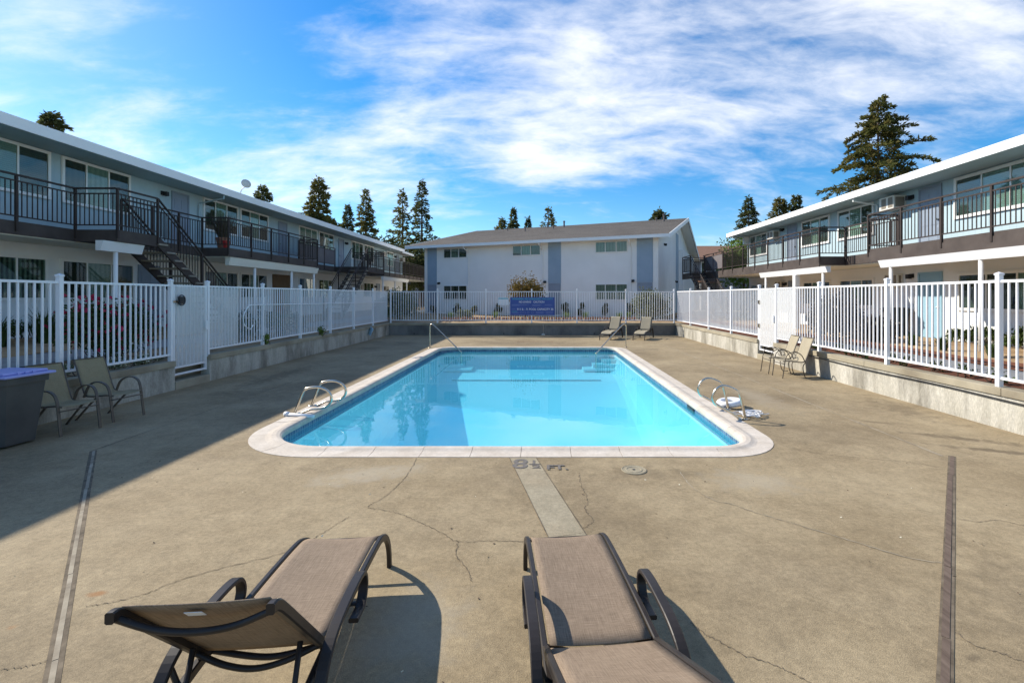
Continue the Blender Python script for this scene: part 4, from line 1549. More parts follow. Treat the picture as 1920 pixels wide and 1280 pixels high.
# ------------------------------------------------------------------ loungers
def lounger(label, loc, rz, back_deg, m_sling=None, lo=False):
    """Foot at y=0, head towards +y; back_deg lifts the backrest."""
    m_sling = m_sling or M_SLING
    t = thing('sun_lounger', loc, label, 'sun lounger', 'brown sling sun loungers', rz)
    w = .265
    RAILP = smooth_path([(0, 0, 0), (0, .015, .11), (0, .06, .205), (0, .13, .275), (0, .22, .32), (0, .36, .35), (0, .8, .372), (0, 1.33, .375), (0, 1.66, .35)], 5)
    for s in (-1, 1):
        MB().bar([(s * w, p.y, p.z) for p in RAILP], (1, 0, 0), .03, .045).build('side_rail', M_FRAME, t, local=True)
        arm = smooth_path([(0, 1.10, .335), (0, .97, .335), (0, .915, .40), (0, .925, .465), (0, .985, .505), (0, 1.15, .515), (0, 1.38, .50),
                           (0, 1.52, .44), (0, 1.62, .31), (0, 1.69, .14), (0, 1.72, 0)], 5)
        MB().bar([(s * (w + .055), p.y, p.z) for p in arm], (1, 0, 0), .05, .024).build('arm_and_rear_leg', M_FRAME, t, local=True)
        for y in (1.0, 1.5):
            MB().tube([(s * (w + .01), y, .36), (s * (w + .04), y, .36 if y < 1.2 else .44)], .012, 6).build('bolt', M_BLACK, t, local=True)
    MB().tube([(-w, .05, .235), (w, .05, .235)], .014, 8).build('cross_tube', M_FRAME, t, local=True, smooth=True)
    MB().tube(smooth_path([(-w, 1.29, .365), (0, 1.29, .315), (w, 1.29, .365)], 8), .014, 8).build('cross_tube', M_FRAME, t, local=True, smooth=True)
    MB().tube([(-w, 1.6, .35), (w, 1.6, .35)], .014, 8).build('cross_tube', M_FRAME, t, local=True, smooth=True)

    def sling(prof, hw, sag, name):
        nx = 10
        vs_, fs_ = [], []
        for (y, z, ny, nz) in prof:
            for i in range(nx + 1):
                x = -hw + 2 * hw * i / nx
                d = -sag * (1 - (x / hw) ** 2)
                vs_.append((x, y + ny * d, z + nz * d))
        k = len(prof)
        for j in range(k - 1):
            for i in range(nx):
                a = j * (nx + 1) + i
                fs_.append((a, a + 1, a + nx + 2, a + nx + 1))
        me = MB().add(vs_, fs_)
        ob = me.build(name, m_sling, t, local=True, smooth=True, recalc=False)
        so = ob.modifiers.new('thickness', 'SOLIDIFY')
        so.thickness = .005
        return ob
    pr = [(p.y, p.z + .016, 0, 1) for p in RAILP if .12 < p.y < 1.28] + [(1.318, .392, 0, 1)]
    sling(pr, w - .024, .012, 'seat_sling')
    th = R(back_deg)
    c, s_ = math.cos(th), math.sin(th)
    H = Vector((0, 1.34, .385))
    BS = .90

    def bk(x, l, o=0.0):
        return (x, H.y + c * l * BS - s_ * o, H.z + s_ * l * BS + c * o)
    for s in (-1, 1):
        P = [bk(s * (w - .004), l, o) for l, o in ((0, 0), (.25, 0), (.5, 0), (.66, .0), (.76, -.002), (.81, -.012), (.835, -.03))]
        MB().bar(smooth_path(P, 4), (1, 0, 0), .03, .04).build('back_rail', M_FRAME, t, local=True)
    MB().tube(smooth_path([bk(-w, .80, -.02), bk(-w * .5, .76, -.055), bk(0, .745, -.065), bk(w * .5, .76, -.055), bk(w, .80, -.02)], 5), .013, 8).build('back_cross_tube', M_FRAME, t, local=True, smooth=True)
    MB().tube(smooth_path([bk(-w, .1, -.01), bk(-w * .5, .09, -.06), bk(0, .08, -.08), bk(w * .5, .09, -.06), bk(w, .1, -.01)], 5), .013, 8).build('back_cross_tube', M_FRAME, t, local=True, smooth=True)
    sling([(*bk(0, l, .012)[1:], -s_, c) for l in np.linspace(.02, .825, 12)], w - .020, .006, 'back_sling')
    MB().box(-.03, .03, 0, .002, 0, .04).build('care_label', M_WHITE, t, local=True).matrix_local = \
        Matrix.Translation(bk(.02, .74, -.012)) @ Matrix.Rotation(th - R(90), 4, 'X')
    for s in (-1, 1):                                    # props that hold the backrest up
        a = Vector(bk(s * (w - .05), .24, -.02))
        b = Vector((s * (w - .05), 1.60, .34)) if back_deg < 35 else Vector((s * (w - .05), 1.66, .16))
        MB().tube([a, b], .012, 8).tube([a + (b - a) * .45, a + (b - a) * .6], .017, 8).build('prop', M_FRAME, t, local=True, smooth=True)
    return t


lounger('brown sling lounger with raised backrest, left of the two in front', (-1.385, 3.53, 0), math.pi + .095, 46)
lounger('brown sling lounger laid nearly flat, right of the two in front', (.15, 3.55, 0), math.pi + .10, 25)
lounger('tan lounger striped by fence shadow, left of the pair by the far wall', (2.92, 21.75, 0), -.44, 56, M_SLINGT)
lounger('tan lounger nearest the corner, right of the pair by the far wall', (4.42, 21.65, 0), -.42, 54, M_SLINGT)


# ------------------------------------------------------------------ chairs
def chair(label, loc, rz, slender, m_sling):
    """Front towards +y."""
    t = thing('patio_chair', loc, label, 'chair', 'thin framed tan chairs' if slender else 'olive sling chairs', rz)
    w = .245 if not slender else .235
    m = M_CHAIRFRAME
    F2 = []
    for s in (-1, 1):
        arm = smooth_path([(s * w, .37, 0), (s * w, .325, .30), (s * w, .30, .46), (s * (w + .005), .25, .575), (s * (w + .01), .14, .63), (s * (w + .01), .0, .62),
                           (s * w, -.11, .55), (s * w, -.17, .44), (s * w, -.20, .375)], 5)
        rear = [(s * w, .06, .395), (s * w, -.10, .25), (s * w, -.36, 0)]
        if slender:
            MB().tube(arm, .0115, 8).build('arm_and_front_leg', m, t, local=True, smooth=True)
            MB().tube(smooth_path([(s * w, -.2, .38), (s * w, -.14, .26), (s * w, -.2, .02), (s * w, -.34, 0.012)], 5), .0115, 8).build('rear_leg', m, t, local=True, smooth=True)
            sw = [(s * w, .10 + .09 * math.cos(a) * (1 - a / 9), .53 + .085 * math.sin(a) * (1 - a / 9)) for a in np.linspace(1.2, 6.6, 22)]
            MB().tube(sw, .007, 6).build('scroll', m, t, local=True, smooth=True)
        else:
            MB().bar(arm, (1, 0, 0), .04, .018).build('arm_and_front_leg', m, t, local=True)
            MB().bar(smooth_path(rear, 4), (1, 0, 0), .03, .022).build('rear_leg', m, t, local=True)
        rail = smooth_path([(s * (w - .02), .345, .41), (s * (w - .02), .2, .415), (s * (w - .02), -.08, .385), (s * (w - .02), -.19, .40), (s * (w - .02), -.25, .50),
                            (s * (w - .02), -.37, .82), (s * (w - .02), -.43, .965)], 5)
        MB().tube(rail, .012, 8).build('sling_rail', m, t, local=True, smooth=True)
        F2 = rail
    MB().tube([(-w, .335, .35), (w, .335, .35)], .010, 6).build('stretcher', m, t, local=True, smooth=True)
    MB().tube([(-w + .02, -.43, .965), (w - .02, -.43, .965)], .010, 6).build('top_tube', m, t, local=True, smooth=True)
    nx = 8
    hw = w - .03
    vs_, fs_ = [], []
    for p in F2:
        for i in range(nx + 1):
            x = -hw + 2 * hw * i / nx
            d = .018 * (1 - (x / hw) ** 2)
            vs_.append((x, p.y - (d if p.z > .45 else 0), p.z + .008 - (d if p.z <= .45 else 0)))
    for j in range(len(F2) - 1):
        for i in range(nx):
            a = j * (nx + 1) + i
            fs_.append((a, a + 1, a + nx + 2, a + nx + 1))
    ob = MB().add(vs_, fs_).build('sling', m_sling, t, local=True, smooth=True, recalc=False)
    ob.modifiers.new('thickness', 'SOLIDIFY').thickness = .004
    return t


chair('olive sling chair close behind the bin with the violet lid', (-7.12, 7.16, 0), R(-105), False, M_SLINGG)
chair('olive sling chair between the bin chair and the shaded gate', (-7.10, 7.92, 0), R(-100), False, M_SLINGG)
chair('tan chair by the right wall, the farther of two, in front of the gate', (6.24, 12.58, 0), R(88), True, M_SLINGT)
chair('tan chair by the right wall, the nearer of two, throwing a shadow on it', (6.24, 11.93, 0), R(93), True, M_SLINGT)


# ------------------------------------------------------------------ bins
def wheelie_bin(label, loc, rz, mb_, ml_, sc=1.0):
    """Front towards +y."""
    t = thing('wheelie_bin', loc, label, 'bin', None, rz)
    t.scale = (sc, sc, sc)
    b = []
    for z, hw, y0, y1 in ((.03, .215, -.20, .22), (.30, .235, -.235, .25), (.62, .258, -.27, .285), (.84, .272, -.29, .31), (.84, .29, -.30, .335), (.93, .292, -.30, .34)):
        c = .04
        b.append([(-hw + c, y0, z), (hw - c, y0, z), (hw, y0 + c, z), (hw, y1 - c, z), (hw - c, y1, z), (-hw + c, y1, z), (-hw, y1 - c, z), (-hw, y0 + c, z)])
    m = MB()
    m.add([p for r in b for p in r], [(i * 8 + k, i * 8 + (k + 1) % 8, i * 8 + 8 + (k + 1) % 8, i * 8 + 8 + k) for i in range(len(b) - 1) for k in range(8)] + [tuple(range(8))[::-1]])
    m.build('body', mb_, t, local=True)
    for s in (-1, 1):                                    # moulded side recess and ribs under the rim
        MB().box(s * .262 - .006, s * .262 + .006, -.13, .10, .50, .58).box(s * .245 - .008, s * .245 + .008, .0, .07, .12, .50).build('side_recess', M_BLACK, t, local=True)
        for k in range(5):
            y = -.2 + .11 * k
            MB().prism([(s * .272, y, .80), (s * .295, y, .86), (s * .272, y, .86)], (0, .012, 0)).build('rib', mb_, t, local=True)
        MB().tube([(s * .17, -.235, .085), (s * .225, -.235, .085)], .085, 14).build('wheel', M_BLACK, t, local=True)
    MB().box(-.315, .315, -.33, .385, .93, .965).box(-.27, .27, -.27, .31, .965, 1.0).build('lid', ml_, t, local=True, bevel=.014)
    for k in range(3):
        MB().box(-.10 + .09 * k, -.06 + .09 * k, .31, .33, .967, .992).build('lid_rib', ml_, t, local=True)
    MB().tube([(-.22, -.34, .92), (.22, -.34, .92)], .016, 8).build('handle_bar', mb_, t, local=True, smooth=True)
    return t


M_BINGREY = mat('bin_grey_plastic', (0.055, 0.055, 0.055), (0.075, 0.074, 0.07), rough=.55, scale=3, c3=(.10, .10, .09), s3=2, amt3=.4)
M_BINLID = mat('violet_blue_lid', (0.30, 0.32, 0.66), (0.36, 0.38, 0.72), rough=.45, scale=3)
wheelie_bin('dark grey wheelie bin with a violet blue lid on the deck', (-7.20, 6.45, 0), R(-93), M_BINGREY, M_BINLID, 1.0)
bk_ = wheelie_bin('black wheelie bin beside the light blue door', (12.08, 16.3, .66), R(90), M_BLACK, M_BLACK, .95)
MB().box(-.09, .09, .335, .34, .86, .94).build('sticker', M_WHITE, bk_, local=True)


# ------------------------------------------------------------------ pool rails
def rail_thing(name, label, cat, pts, r=.024, group=None, k=6, flanges=()):
    P = smooth_path(pts, k)
    o = MB().tube(P, r, 12).build(name, M_CHROME, smooth=True)
    tag(o, label, cat, group)
    for f in flanges:
        MB().lathe([(.055, 0), (.055, .012), (.032, .022)], f, 16).build('flange', M_CHROME, o, smooth=True)
    return o


for y, lab in ((7.79, 'nearer'), (8.50, 'farther')):
    rail_thing('grab_rail', f'steel looped pool ladder rail by the life ring, the {lab} of two', 'pool rail',
               [(3.32, y, 0), (3.28, y, .2), (3.22, y, .42), (3.12, y, .50), (2.97, y, .545), (2.86, y, .50), (2.80, y, .41), (2.79, y, .34), (2.83, y, .25), (2.95, y, .185), (3.1, y, .10), (3.24, y, .0)],
               .021, 'looped ladder rails', flanges=((3.32, y, .001), (3.24, y, .008)))
for y, lab in ((8.12, 'nearer'), (8.72, 'farther')):
    rail_thing('grab_rail', f'steel looped pool ladder rail on the left edge, the {lab} of two', 'pool rail',
               [(-4.17, y, 0), (-4.10, y, .18), (-4.01, y, .39), (-3.93, y, .445), (-3.76, y, .46), (-3.62, y, .41), (-3.55, y, .32), (-3.55, y, .22), (-3.62, y, .14), (-3.74, y, .10), (-3.92, y, .075), (-4.08, y, .0)],
               .021, 'looped ladder rails', flanges=((-4.17, y, .001), (-4.08, y, .008)))
rail_thing('hand_rail', 'steel handrail into the far left corner of the pool', 'pool rail',
           [(-4.31, 18.65, 0), (-4.31, 18.65, .7), (-4.30, 18.64, .85), (-4.22, 18.6, .90), (-4.1, 18.56, .83), (-3.1, 18.12, -.02), (-3.0, 18.08, -.16), (-2.99, 18.07, -.7)], .022, k=8, flanges=((-4.31, 18.65, .001),))
rail_thing('hand_rail', 'steel handrail into the far right corner of the pool', 'pool rail',
           [(3.32, 18.7, 0), (3.32, 18.7, .7), (3.31, 18.69, .85), (3.23, 18.64, .905), (3.1, 18.55, .83), (2.12, 17.7, -.02), (2.03, 17.62, -.16), (2.02, 17.6, -.7)], .022, k=8, flanges=((3.32, 18.7, .001),))
o = MB().tube([(-4.22, 8.0, .03), (-3.72, 7.86, .035)], .028, 10).tube([(-4.27, 8.02, .03), (-4.20, 7.995, .03)], .045, 10).build('plastic_pipe', M_WHITE, smooth=True)
tag(o, 'short white plastic pipe lying by the left ladder rail', 'pipe')
# life ring and its tangled rope
ring = [(3.42 + .17 * math.cos(a), 8.70 + .17 * math.sin(a), .075 + .02 * math.cos(a)) for a in np.linspace(0, 2 * math.pi, 33)[:-1]]
lr = MB().tube(ring, .055, 14, closed=True).build('life_ring', M_WHITE, smooth=True)
tag(lr, 'white life ring lying behind the right ladder rails', 'life ring')
rr = random.Random(5)
pts = [(3.35 + .28 * math.sin(k * 1.9) * rr.uniform(.3, 1) + .1, 8.0 + .25 * math.cos(k * 1.3) * rr.uniform(.2, 1), .025 + .05 * rr.random()) for k in range(26)]
o = MB().tube(smooth_path(pts + [(3.7, 8.05, .02), (3.85, 8.1, .02)], 4), .008, 6).build('rope', M_WHITE, smooth=True)
tag(o, 'tangled white rope heaped under the right ladder rails', 'rope')
# life hook on the left fence, kickboard on the wall
P = smooth_path([(XL + .02, 24.0, 1.70), (XL + .02, 18, 1.73), (XL + .02, 13.2, 1.76), (XL + .02, 12.85, 1.75), (XL + .02, 12.65, 1.62), (XL + .02, 12.55, 1.42), (XL + .02, 12.62, 1.22),
                 (XL + .02, 12.85, 1.12), (XL + .02, 12.98, 1.22)], 6)
o = MB().tube(P, .014, 8).build('life_hook', M_WHITE, smooth=True)
tag(o, 'long white life hook pole hung along the left fence', 'life hook')
M_PALEBLUE = mat('pale_blue_foam', (0.33, 0.52, 0.62), (0.40, 0.58, 0.68), rough=.7, scale=5)
kb = MB().prism([(0, 0, 0), (.30, .0, 0), (.34, .1, 0), (.34, .5, 0), (.27, .64, 0), (.10, .66, 0), (.0, .55, 0)], (0, 0, .035)).build('kickboard', M_PALEBLUE, bevel=.008)
kb.location = (XL + .06, 21.8, .42)
kb.rotation_euler = (R(20), R(-65), R(15))
tag(kb, 'pale blue foam kickboard leaning on the wall of the left fence', 'kickboard')

# ------------------------------------------------------------------ signs on the rear fence
M_SIGNBLUE = mat('blue_sign_panel', (0.035, 0.075, 0.30), (0.045, 0.09, 0.34), rough=.4, scale=2)
M_SIGNTEAL = mat('teal_lettering', (0.10, 0.42, 0.48), rough=.5)
M_SIGNTXT = mat('white_lettering', (0.80, 0.80, 0.82), rough=.5)
M_SIGNPALE = mat('pale_blue_lettering', (0.20, 0.27, 0.52), rough=.5)
sign = MB().box(-1.57, .71, YB - .02, YB - .005, 1.02, 1.94).build('pool_rules_sign', M_SIGNBLUE)
tag(sign, 'wide blue pool rules sign with white lettering on the far fence', 'sign')
YS = YB - .0215


def sign_text(body, x, z, width, height, m):
    cu = text_mesh(body, 1.0, m, 'lettering', sign, Matrix.Identity(4), bold=.012)
    me = cu.data
    A = np.array([v.co for v in me.vertices])
    lo, hi = A.min(0), A.max(0)
    sx, sy = width / (hi[0] - lo[0]), height / (hi[1] - lo[1])
    for v in me.vertices:
        px_, py_ = (v.co.x - (lo[0] + hi[0]) / 2) * sx, (v.co.y - (lo[1] + hi[1]) / 2) * sy
        v.co = (px_, 0, py_)
    cu.location = Vector((x, YS, z)) - WLOC[sign.name]


sign_text('WARNING: NO LIFEGUARD ON DUTY', -.43, 1.855, 2.1, .10, M_SIGNTEAL)
sign_text('NO DIVING', -.81, 1.70, .62, .10, M_SIGNTXT)
sign_text('CAUTION', -.10, 1.70, .56, .10, M_SIGNTXT)
sign_text('911 8. - 9. POOL CAPACITY 25', -.29, 1.325, 1.86, .11, M_SIGNTXT)
mb = MB()
for (x0, x1, z) in ((-1.5, -.6, 1.57), (-1.5, -.7, 1.54), (-1.5, -1.1, 1.51), (-.45, .0, 1.56), (-.45, .05, 1.53), (-.45, -.05, 1.5), (.2, .55, 1.56), (.2, .6, 1.52),
                    (-1.5, -1.32, 1.35), (-1.5, -1.3, 1.31), (-1.5, -1.1, 1.14), (-1.5, -1.15, 1.11), (-.25, .15, 1.19), (-.25, .12, 1.15), (-.25, .15, 1.11), (.25, .62, 1.19), (.25, .65, 1.15), (.25, .6, 1.1)):
    MB().box(x0, x1, YS, YS + .001, z - .006, z + .006).build('small_print', M_SIGNPALE, sign)
MB().box(-1.5, -1.2, YS, YS + .001, 1.20, 1.225).build('small_print', M_SIGNTEAL, sign)
mb = MB()
for x in (-1.0, -.83, -.65, -.43):
    P = [(x + .05 * math.cos(a), YS, 1.15 + .055 * math.sin(a)) for a in np.linspace(0, 2 * math.pi, 17)[:-1]]
    MB().tube(P, .006, 4, closed=True).build('pictogram', M_SIGNPALE, sign)
s2 = MB().box(-2.19, -1.65, YB - .02, YB - .005, 1.54, 1.92).build('notice_sign', mat('pale_notice', (.62, .70, .78), (.70, .76, .82), rough=.4, scale=4))
tag(s2, 'small pale notice on the far fence beside the blue sign', 'sign')
MB().box(-2.17, -1.67, YS, YS + .001, 1.85, 1.90).build('heading_band', M_SIGNTEAL, s2)
for x in (-2.13, -1.97, -1.81):
    MB().box(x, x + .12, YS, YS + .001, 1.58, 1.82).build('notice_panel', M_SIGNTXT, s2)


# ------------------------------------------------------------------ trees
def conifer(label, x, y, top, rad, seed, m, z0=.5, dens=1.0, leaf=.3, lean=.0, sparse=.0, base=.16, shape=.85):
    """Trunk with limbs, and a crown of many small needle sprays along drooping branches."""
    rng = np.random.default_rng(seed)
    H = top - z0
    t = thing('conifer_tree', (x, y, z0), label, 'tree', 'conifers behind the buildings')
    mb = MB()
    mb.tube([(lean * h * h / H, 0, h) for h in np.linspace(-.3, H * .98, 9)], list(np.linspace(.012 * H + .12, .02, 9)), 7)
    pts, dirs = [], []
    h = base * H
    while h < H * .985:
        f = (h - base * H) / (H * (1 - base))
        env = (1 - f) ** shape * (.55 + .45 * min(1, f / .10)) + .03
        nb = rng.integers(4, 7)
        a0 = rng.uniform(0, 6.28)
        for k in range(nb):
            if rng.random() < sparse:
                continue
            an_ = a0 + 6.283 * k / nb
            clump = 1 + .38 * mnoise.noise((math.cos(an_) * 1.3 + seed, math.sin(an_) * 1.3, h * .55)) + .22 * mnoise.noise((seed * 3.1, an_, h * 1.7))
            L = rad * env * rng.uniform(.55, 1.15) * clump
            if L < .1:
                continue
            a = a0 + 6.283 * k / nb + rng.uniform(-.45, .45)
            d = np.array([math.cos(a), math.sin(a), 0])
            rise, droop = rng.uniform(.05, .45), rng.uniform(.25, .6)
            n = max(6, int(L * 26 * dens / leaf * .3))
            tt = rng.uniform(.12, 1.0, n) ** .75
            side = rng.normal(size=n) * .14 * L * (1.05 - tt) * 1.2
            perp = np.array([-d[1], d[0], 0])
            p = d[None] * (tt * L)[:, None] + perp[None] * side[:, None]
            p[:, 2] = h + L * (rise * tt - droop * tt * tt) + rng.normal(size=n) * .07 * leaf / .3
            p[:, 0] += lean * h * h / H
            pts.append(p)
            sg = np.sign(side)[:, None] * perp[None] * .7 + d[None] * .8
            dirs.append(sg)
            if L > rad * .25:
                mb.tube([(lean * h * h / H, 0, h), tuple(d * L * .5 + np.array([lean * h * h / H, 0, h + L * (rise * .5 - droop * .25)])),
                         tuple(d * L * .9 + np.array([lean * h * h / H, 0, h + L * (rise * .9 - droop * .81)]))], [.035, .022, .008], 4, caps=False)
        h += rng.uniform(.22, .5) * (H / 14) * (1.1 - .45 * f)
    P = np.concatenate(pts); D = np.concatenate(dirs)
    # a tuft at the tip
    kt = int(30 * dens)
    tip = np.stack([rng.normal(size=kt) * .1 + lean * H, rng.normal(size=kt) * .1, H - rng.uniform(0, .9, kt)], 1)
    P = np.concatenate([P, tip]); D = np.concatenate([D, rng.normal(size=(kt, 3))])
    mb.build('trunk', M_BARK, t, local=True, recalc=False)
    raw_quads('crown', leaf_quads(P, leaf, rng, 2.3, -.05, D), m, (0, 0, 0), t)
    return t


conifer('tall dense redwood rising behind the right building, largest of all trees', 25.3, 36, 16.9, 5.9, 11, M_NEEDLE, leaf=.25, dens=2.3, base=.2, shape=.75)
conifer('dark round topped conifer over the near end of the left roof', -32.6, 32, 14.3, 2.2, 12, M_NEEDLE2, leaf=.28, dens=1.8, shape=.45)
conifer('small conifer top over the middle of the left roof', -26.1, 45, 12.35, 2.3, 13, M_NEEDLE2, leaf=.3, dens=1.6, shape=.6)
conifer('broad conifer, widest of those over the left roof', -22.2, 48, 13.9, 3.5, 14, M_NEEDLE, leaf=.32, dens=1.5, shape=.75)
conifer('short conifer directly left of the slim one over the left roof', -20.9, 52, 11.9, 2.2, 15, M_NEEDLE2, leaf=.32, dens=1.3)
conifer('slim conifer in the middle of the group over the far left roof', -19.3, 53, 13.8, 2.7, 16, M_NEEDLE, leaf=.32, dens=1.3, sparse=.12)
conifer('sparse golden tinged conifer left of the tallest by the rear building', -16.7, 58, 14.9, 3.0, 17, M_NEEDLE, leaf=.34, dens=1.1, sparse=.25)
conifer('tallest sparse conifer beside the left end of the rear building', -14.9, 60, 16.6, 3.1, 18, M_NEEDLE2, leaf=.36, dens=1.15, sparse=.2, lean=.005)
conifer('low rusty conifer left of the dark pair over the rear roof', -5.0, 62, 12.1, 2.0, 19, M_NEEDLE, leaf=.34, dens=1.3, shape=.6)
conifer('dark pointed conifer, tallest of those over the rear roof', -3.6, 64, 13.8, 2.3, 20, M_NEEDLE2, leaf=.36, dens=1.5)
conifer('small dark conifer right of the pointed one over the rear roof', -1.75, 66, 12.9, 1.8, 21, M_NEEDLE2, leaf=.36, dens=1.5)
conifer('ragged open conifer over the middle of the rear roof', .95, 60, 13.2, 3.0, 22, M_NEEDLE, leaf=.34, dens=.9, sparse=.35)
conifer('round dark conifer top over the right end of the rear roof', 15.2, 62, 13.3, 2.3, 23, M_NEEDLE2, leaf=.34, dens=1.7, shape=.4)
conifer('tall slim conifer at the far end of the right building', 27.7, 64, 15.3, 2.9, 24, M_NEEDLE2, leaf=.36, dens=1.3, sparse=.1, shape=.6)
conifer('round headed conifer over the far right roof, left of a smaller one', 22.9, 46, 11.5, 2.4, 25, M_NEEDLE, leaf=.3, dens=1.5, shape=.55)
conifer('small round conifer over the right roof nearest the big redwood', 23.9, 45, 11.45, 1.7, 26, M_NEEDLE2, leaf=.3, dens=1.5, shape=.55)


def leafy(name, label, cat, x, y, z0, rx, ry, h, seed, m, n, leaf, group=None, trunk=.0, low=.0, power=1.6):
    """A shrub or broad-leaved tree: stems, and leaves thick towards the outside in uneven clumps."""
    rng = np.random.default_rng(seed)
    t = thing(name, (x, y, z0), label, cat, group)
    nc = max(5, int(n / 130))
    th, ph = rng.uniform(0, 6.283, nc), np.arccos(rng.uniform(-.75, 1, nc))
    rr_ = rng.uniform(.35, .95, nc)
    cc = np.stack([np.cos(th) * np.sin(ph) * rx * rr_, np.sin(th) * np.sin(ph) * ry * rr_, low * h + (h * (1 - low)) * (.5 + .48 * np.cos(ph) * rr_)], 1)
    idx = rng.integers(0, nc, n)
    sg = np.array([rx, ry, h * .55]) * .21
    P = cc[idx] + np.clip(rng.normal(size=(n, 3)), -1.7, 1.7) * sg
    P[:, 2] = np.abs(P[:, 2])
    mb = MB()
    if trunk:
        mb.tube([(0, 0, -.1), (.03, .02, h * low), (0, 0, h * .6)], [trunk, trunk * .75, trunk * .3], 7)
    for k in range(min(nc, 14)):
        b = (0, 0, h * low * .9) if trunk else (rng.normal() * .06, rng.normal() * .06, -.03)
        e = cc[k]
        mb.tube([b, tuple((np.array(b) + e) / 2 + rng.normal(size=3) * .05), tuple(e)], [max(.012, trunk * .4), .01, .004], 5, caps=False)
    mb.build('stems', M_BARK, t, local=True, recalc=False)
    raw_quads('foliage', leaf_quads(P, leaf, rng, 1.9, .25), m, (0, 0, 0), t)
    return t, cc, rng


leafy('broadleaf_tree', 'bright green leafy tree at the far end of the right building', 'tree', 16.9, 40, .5, 2.3, 2.0, 6.2, 31, M_LEAFB, 5200, .24, trunk=.14, low=.3)
leafy('broadleaf_tree', 'dark bushy tree low between the left roof end and the tall conifers', 'tree', -17.0, 54, .5, 2.6, 2.4, 7.8, 32, M_NEEDLE2, 4200, .32, trunk=.16, low=.2)
leafy('broadleaf_tree', 'dark low tree behind the left end of the rear building', 'tree', -13.2, 56, .5, 2.4, 2.2, 7.2, 33, M_NEEDLE2, 4200, .32, trunk=.16, low=.2)
leafy('broadleaf_tree', 'distant dark tree behind the red brown roof on the right', 'tree', 27.0, 68, .5, 3.0, 2.6, 9.5, 34, M_NEEDLE2, 3600, .36, trunk=.2, low=.2)

ORD = ['first', 'second', 'third', 'fourth', 'fifth', 'sixth', 'seventh', 'eighth', 'ninth', 'tenth', 'eleventh', 'twelfth']

# ------------------------------------------------------------------ garden plants
t, cc, rng = leafy('rose_bush', 'bush full of red roses behind the shaded left fence', 'rose bush', -9.15, 10.1, .66, .62, .9, 1.25, 41, M_LEAF, 4500, .08)
mb = MB()
for k in range(170):
    c = cc[rng.integers(0, len(cc))] * np.array([1.2, 1.2, 1.18]) + rng.normal(size=3) * np.array([.16, .2, .14])
    c[2] = max(.25, c[2])
    r_ = rng.uniform(.035, .06)
    for q in range(3):
        a = rng.uniform(0, 6.28)
        d = Vector((math.cos(a), math.sin(a), rng.uniform(.1, 1))).normalized()
        s1 = d.cross(Vector((0, 0, 1))).normalized() * r_
        s2_ = d.cross(s1).normalized() * r_
        p = Vector(c) + d * r_ * .5
        mb.quad(p - s1, p - s2_ * .9 + d * .01, p + s1, p + s2_ * .9 + d * .01)
mb.build('blossoms', M_RED, t, local=True, recalc=False)


def grass_clump(label, x, y, z, r, h, seed, m, n=140, group=None, name='grass_clump', cat='grass clump'):
    rng = np.random.default_rng(seed)
    V = []
    for k in range(n):
        a = rng.uniform(0, 6.283)
        b = np.array([math.cos(a), math.sin(a), 0]) * rng.uniform(0, r * .3)
        L = h * rng.uniform(.6, 1.15)
        out = rng.uniform(.1, .95) * r
        d = np.array([math.cos(a), math.sin(a), 0])
        s = np.array([-d[1], d[0], 0]) * rng.uniform(.006, .014)
        p1 = b + d * out * .35 + np.array([0, 0, L * .65])
        p2 = b + d * out + np.array([0, 0, L * rng.uniform(.7, 1.0)])
        V.append([b - s, b + s, p1 + s * .8, p1 - s * .8])
        V.append([p1 - s * .8, p1 + s * .8, p2 + s * .1, p2 - s * .1])
    o = raw_quads(name, V, m, (x, y, z))
    return tag(o, label, cat, group)


GL = 'grass clumps by the left building'
for k, (x, y, r, h) in enumerate(((-12.0, 10.6, .5, .75), (-11.9, 11.5, .55, .85), (-12.2, 12.6, .5, .7), (-12.1, 14.3, .45, .65), (-11.9, 15.6, .45, .7), (-12.0, 17.0, .4, .6))):
    grass_clump(f'dark green grass clump along the left building, {ORD[k]} from the near end', x, y, .84, r, h, 50 + k, M_GRASS, 260, GL)
for k, (y, h) in enumerate(((9.2, .6), (10.1, .5), (12.0, .45), (13.4, .6), (18.0, .5), (19.6, .55), (21.0, .5), (22.3, .6))):
    leafy('garden_shrub', f'low leafy shrub at the foot of the left building wall, {ORD[k]} from the near end', 'shrub', -12.95, y, .9, .3, .4, h, 60 + k, M_LEAF, 420, .07, 'shrubs along the left building')
for k, y in enumerate((18.9, 19.8, 20.9, 22.0)):
    leafy('garden_shrub', f'dark shrub behind the left fence beyond the gate, {ORD[k]} from the gate', 'shrub', -9.0, y - 4.5, .66, .5, .6, .75 + .08 * (k % 2), 70 + k, M_LEAF, 800, .08, 'shrubs behind the left fence')
for k, (x, y, h, r) in enumerate(((-8.15, 8.5, .24, .45), (-8.1, 9.2, .22, .5), (-8.12, 9.8, .2, .4))):
    t, cc, rng = leafy('flower_ground_cover', f'white flowered ground cover under the left fence, {ORD[k]} from the bin', 'ground cover', x, y, .60, .26, r, h, 80 + k, M_LEAFG, 700, .04, 'ground cover at the left fence')
    P = cc[rng.integers(0, len(cc), 110)] + rng.normal(size=(110, 3)) * .09
    P[:, 2] = np.abs(P[:, 2]) + .05
    raw_quads('blossoms', leaf_quads(P, .026, rng, 1.0, .5), M_WHITEFL, (0, 0, 0), t)
for lab, y in (('leafy weed under the left fence, nearer of two', 13.75), ('leafy weed under the left fence, farther of two', 17.1)):
    leafy('weed', lab, 'weed', XL - .02, y, .60, .10, .18, .32, int(y * 7), M_LEAFB, 160, .07)
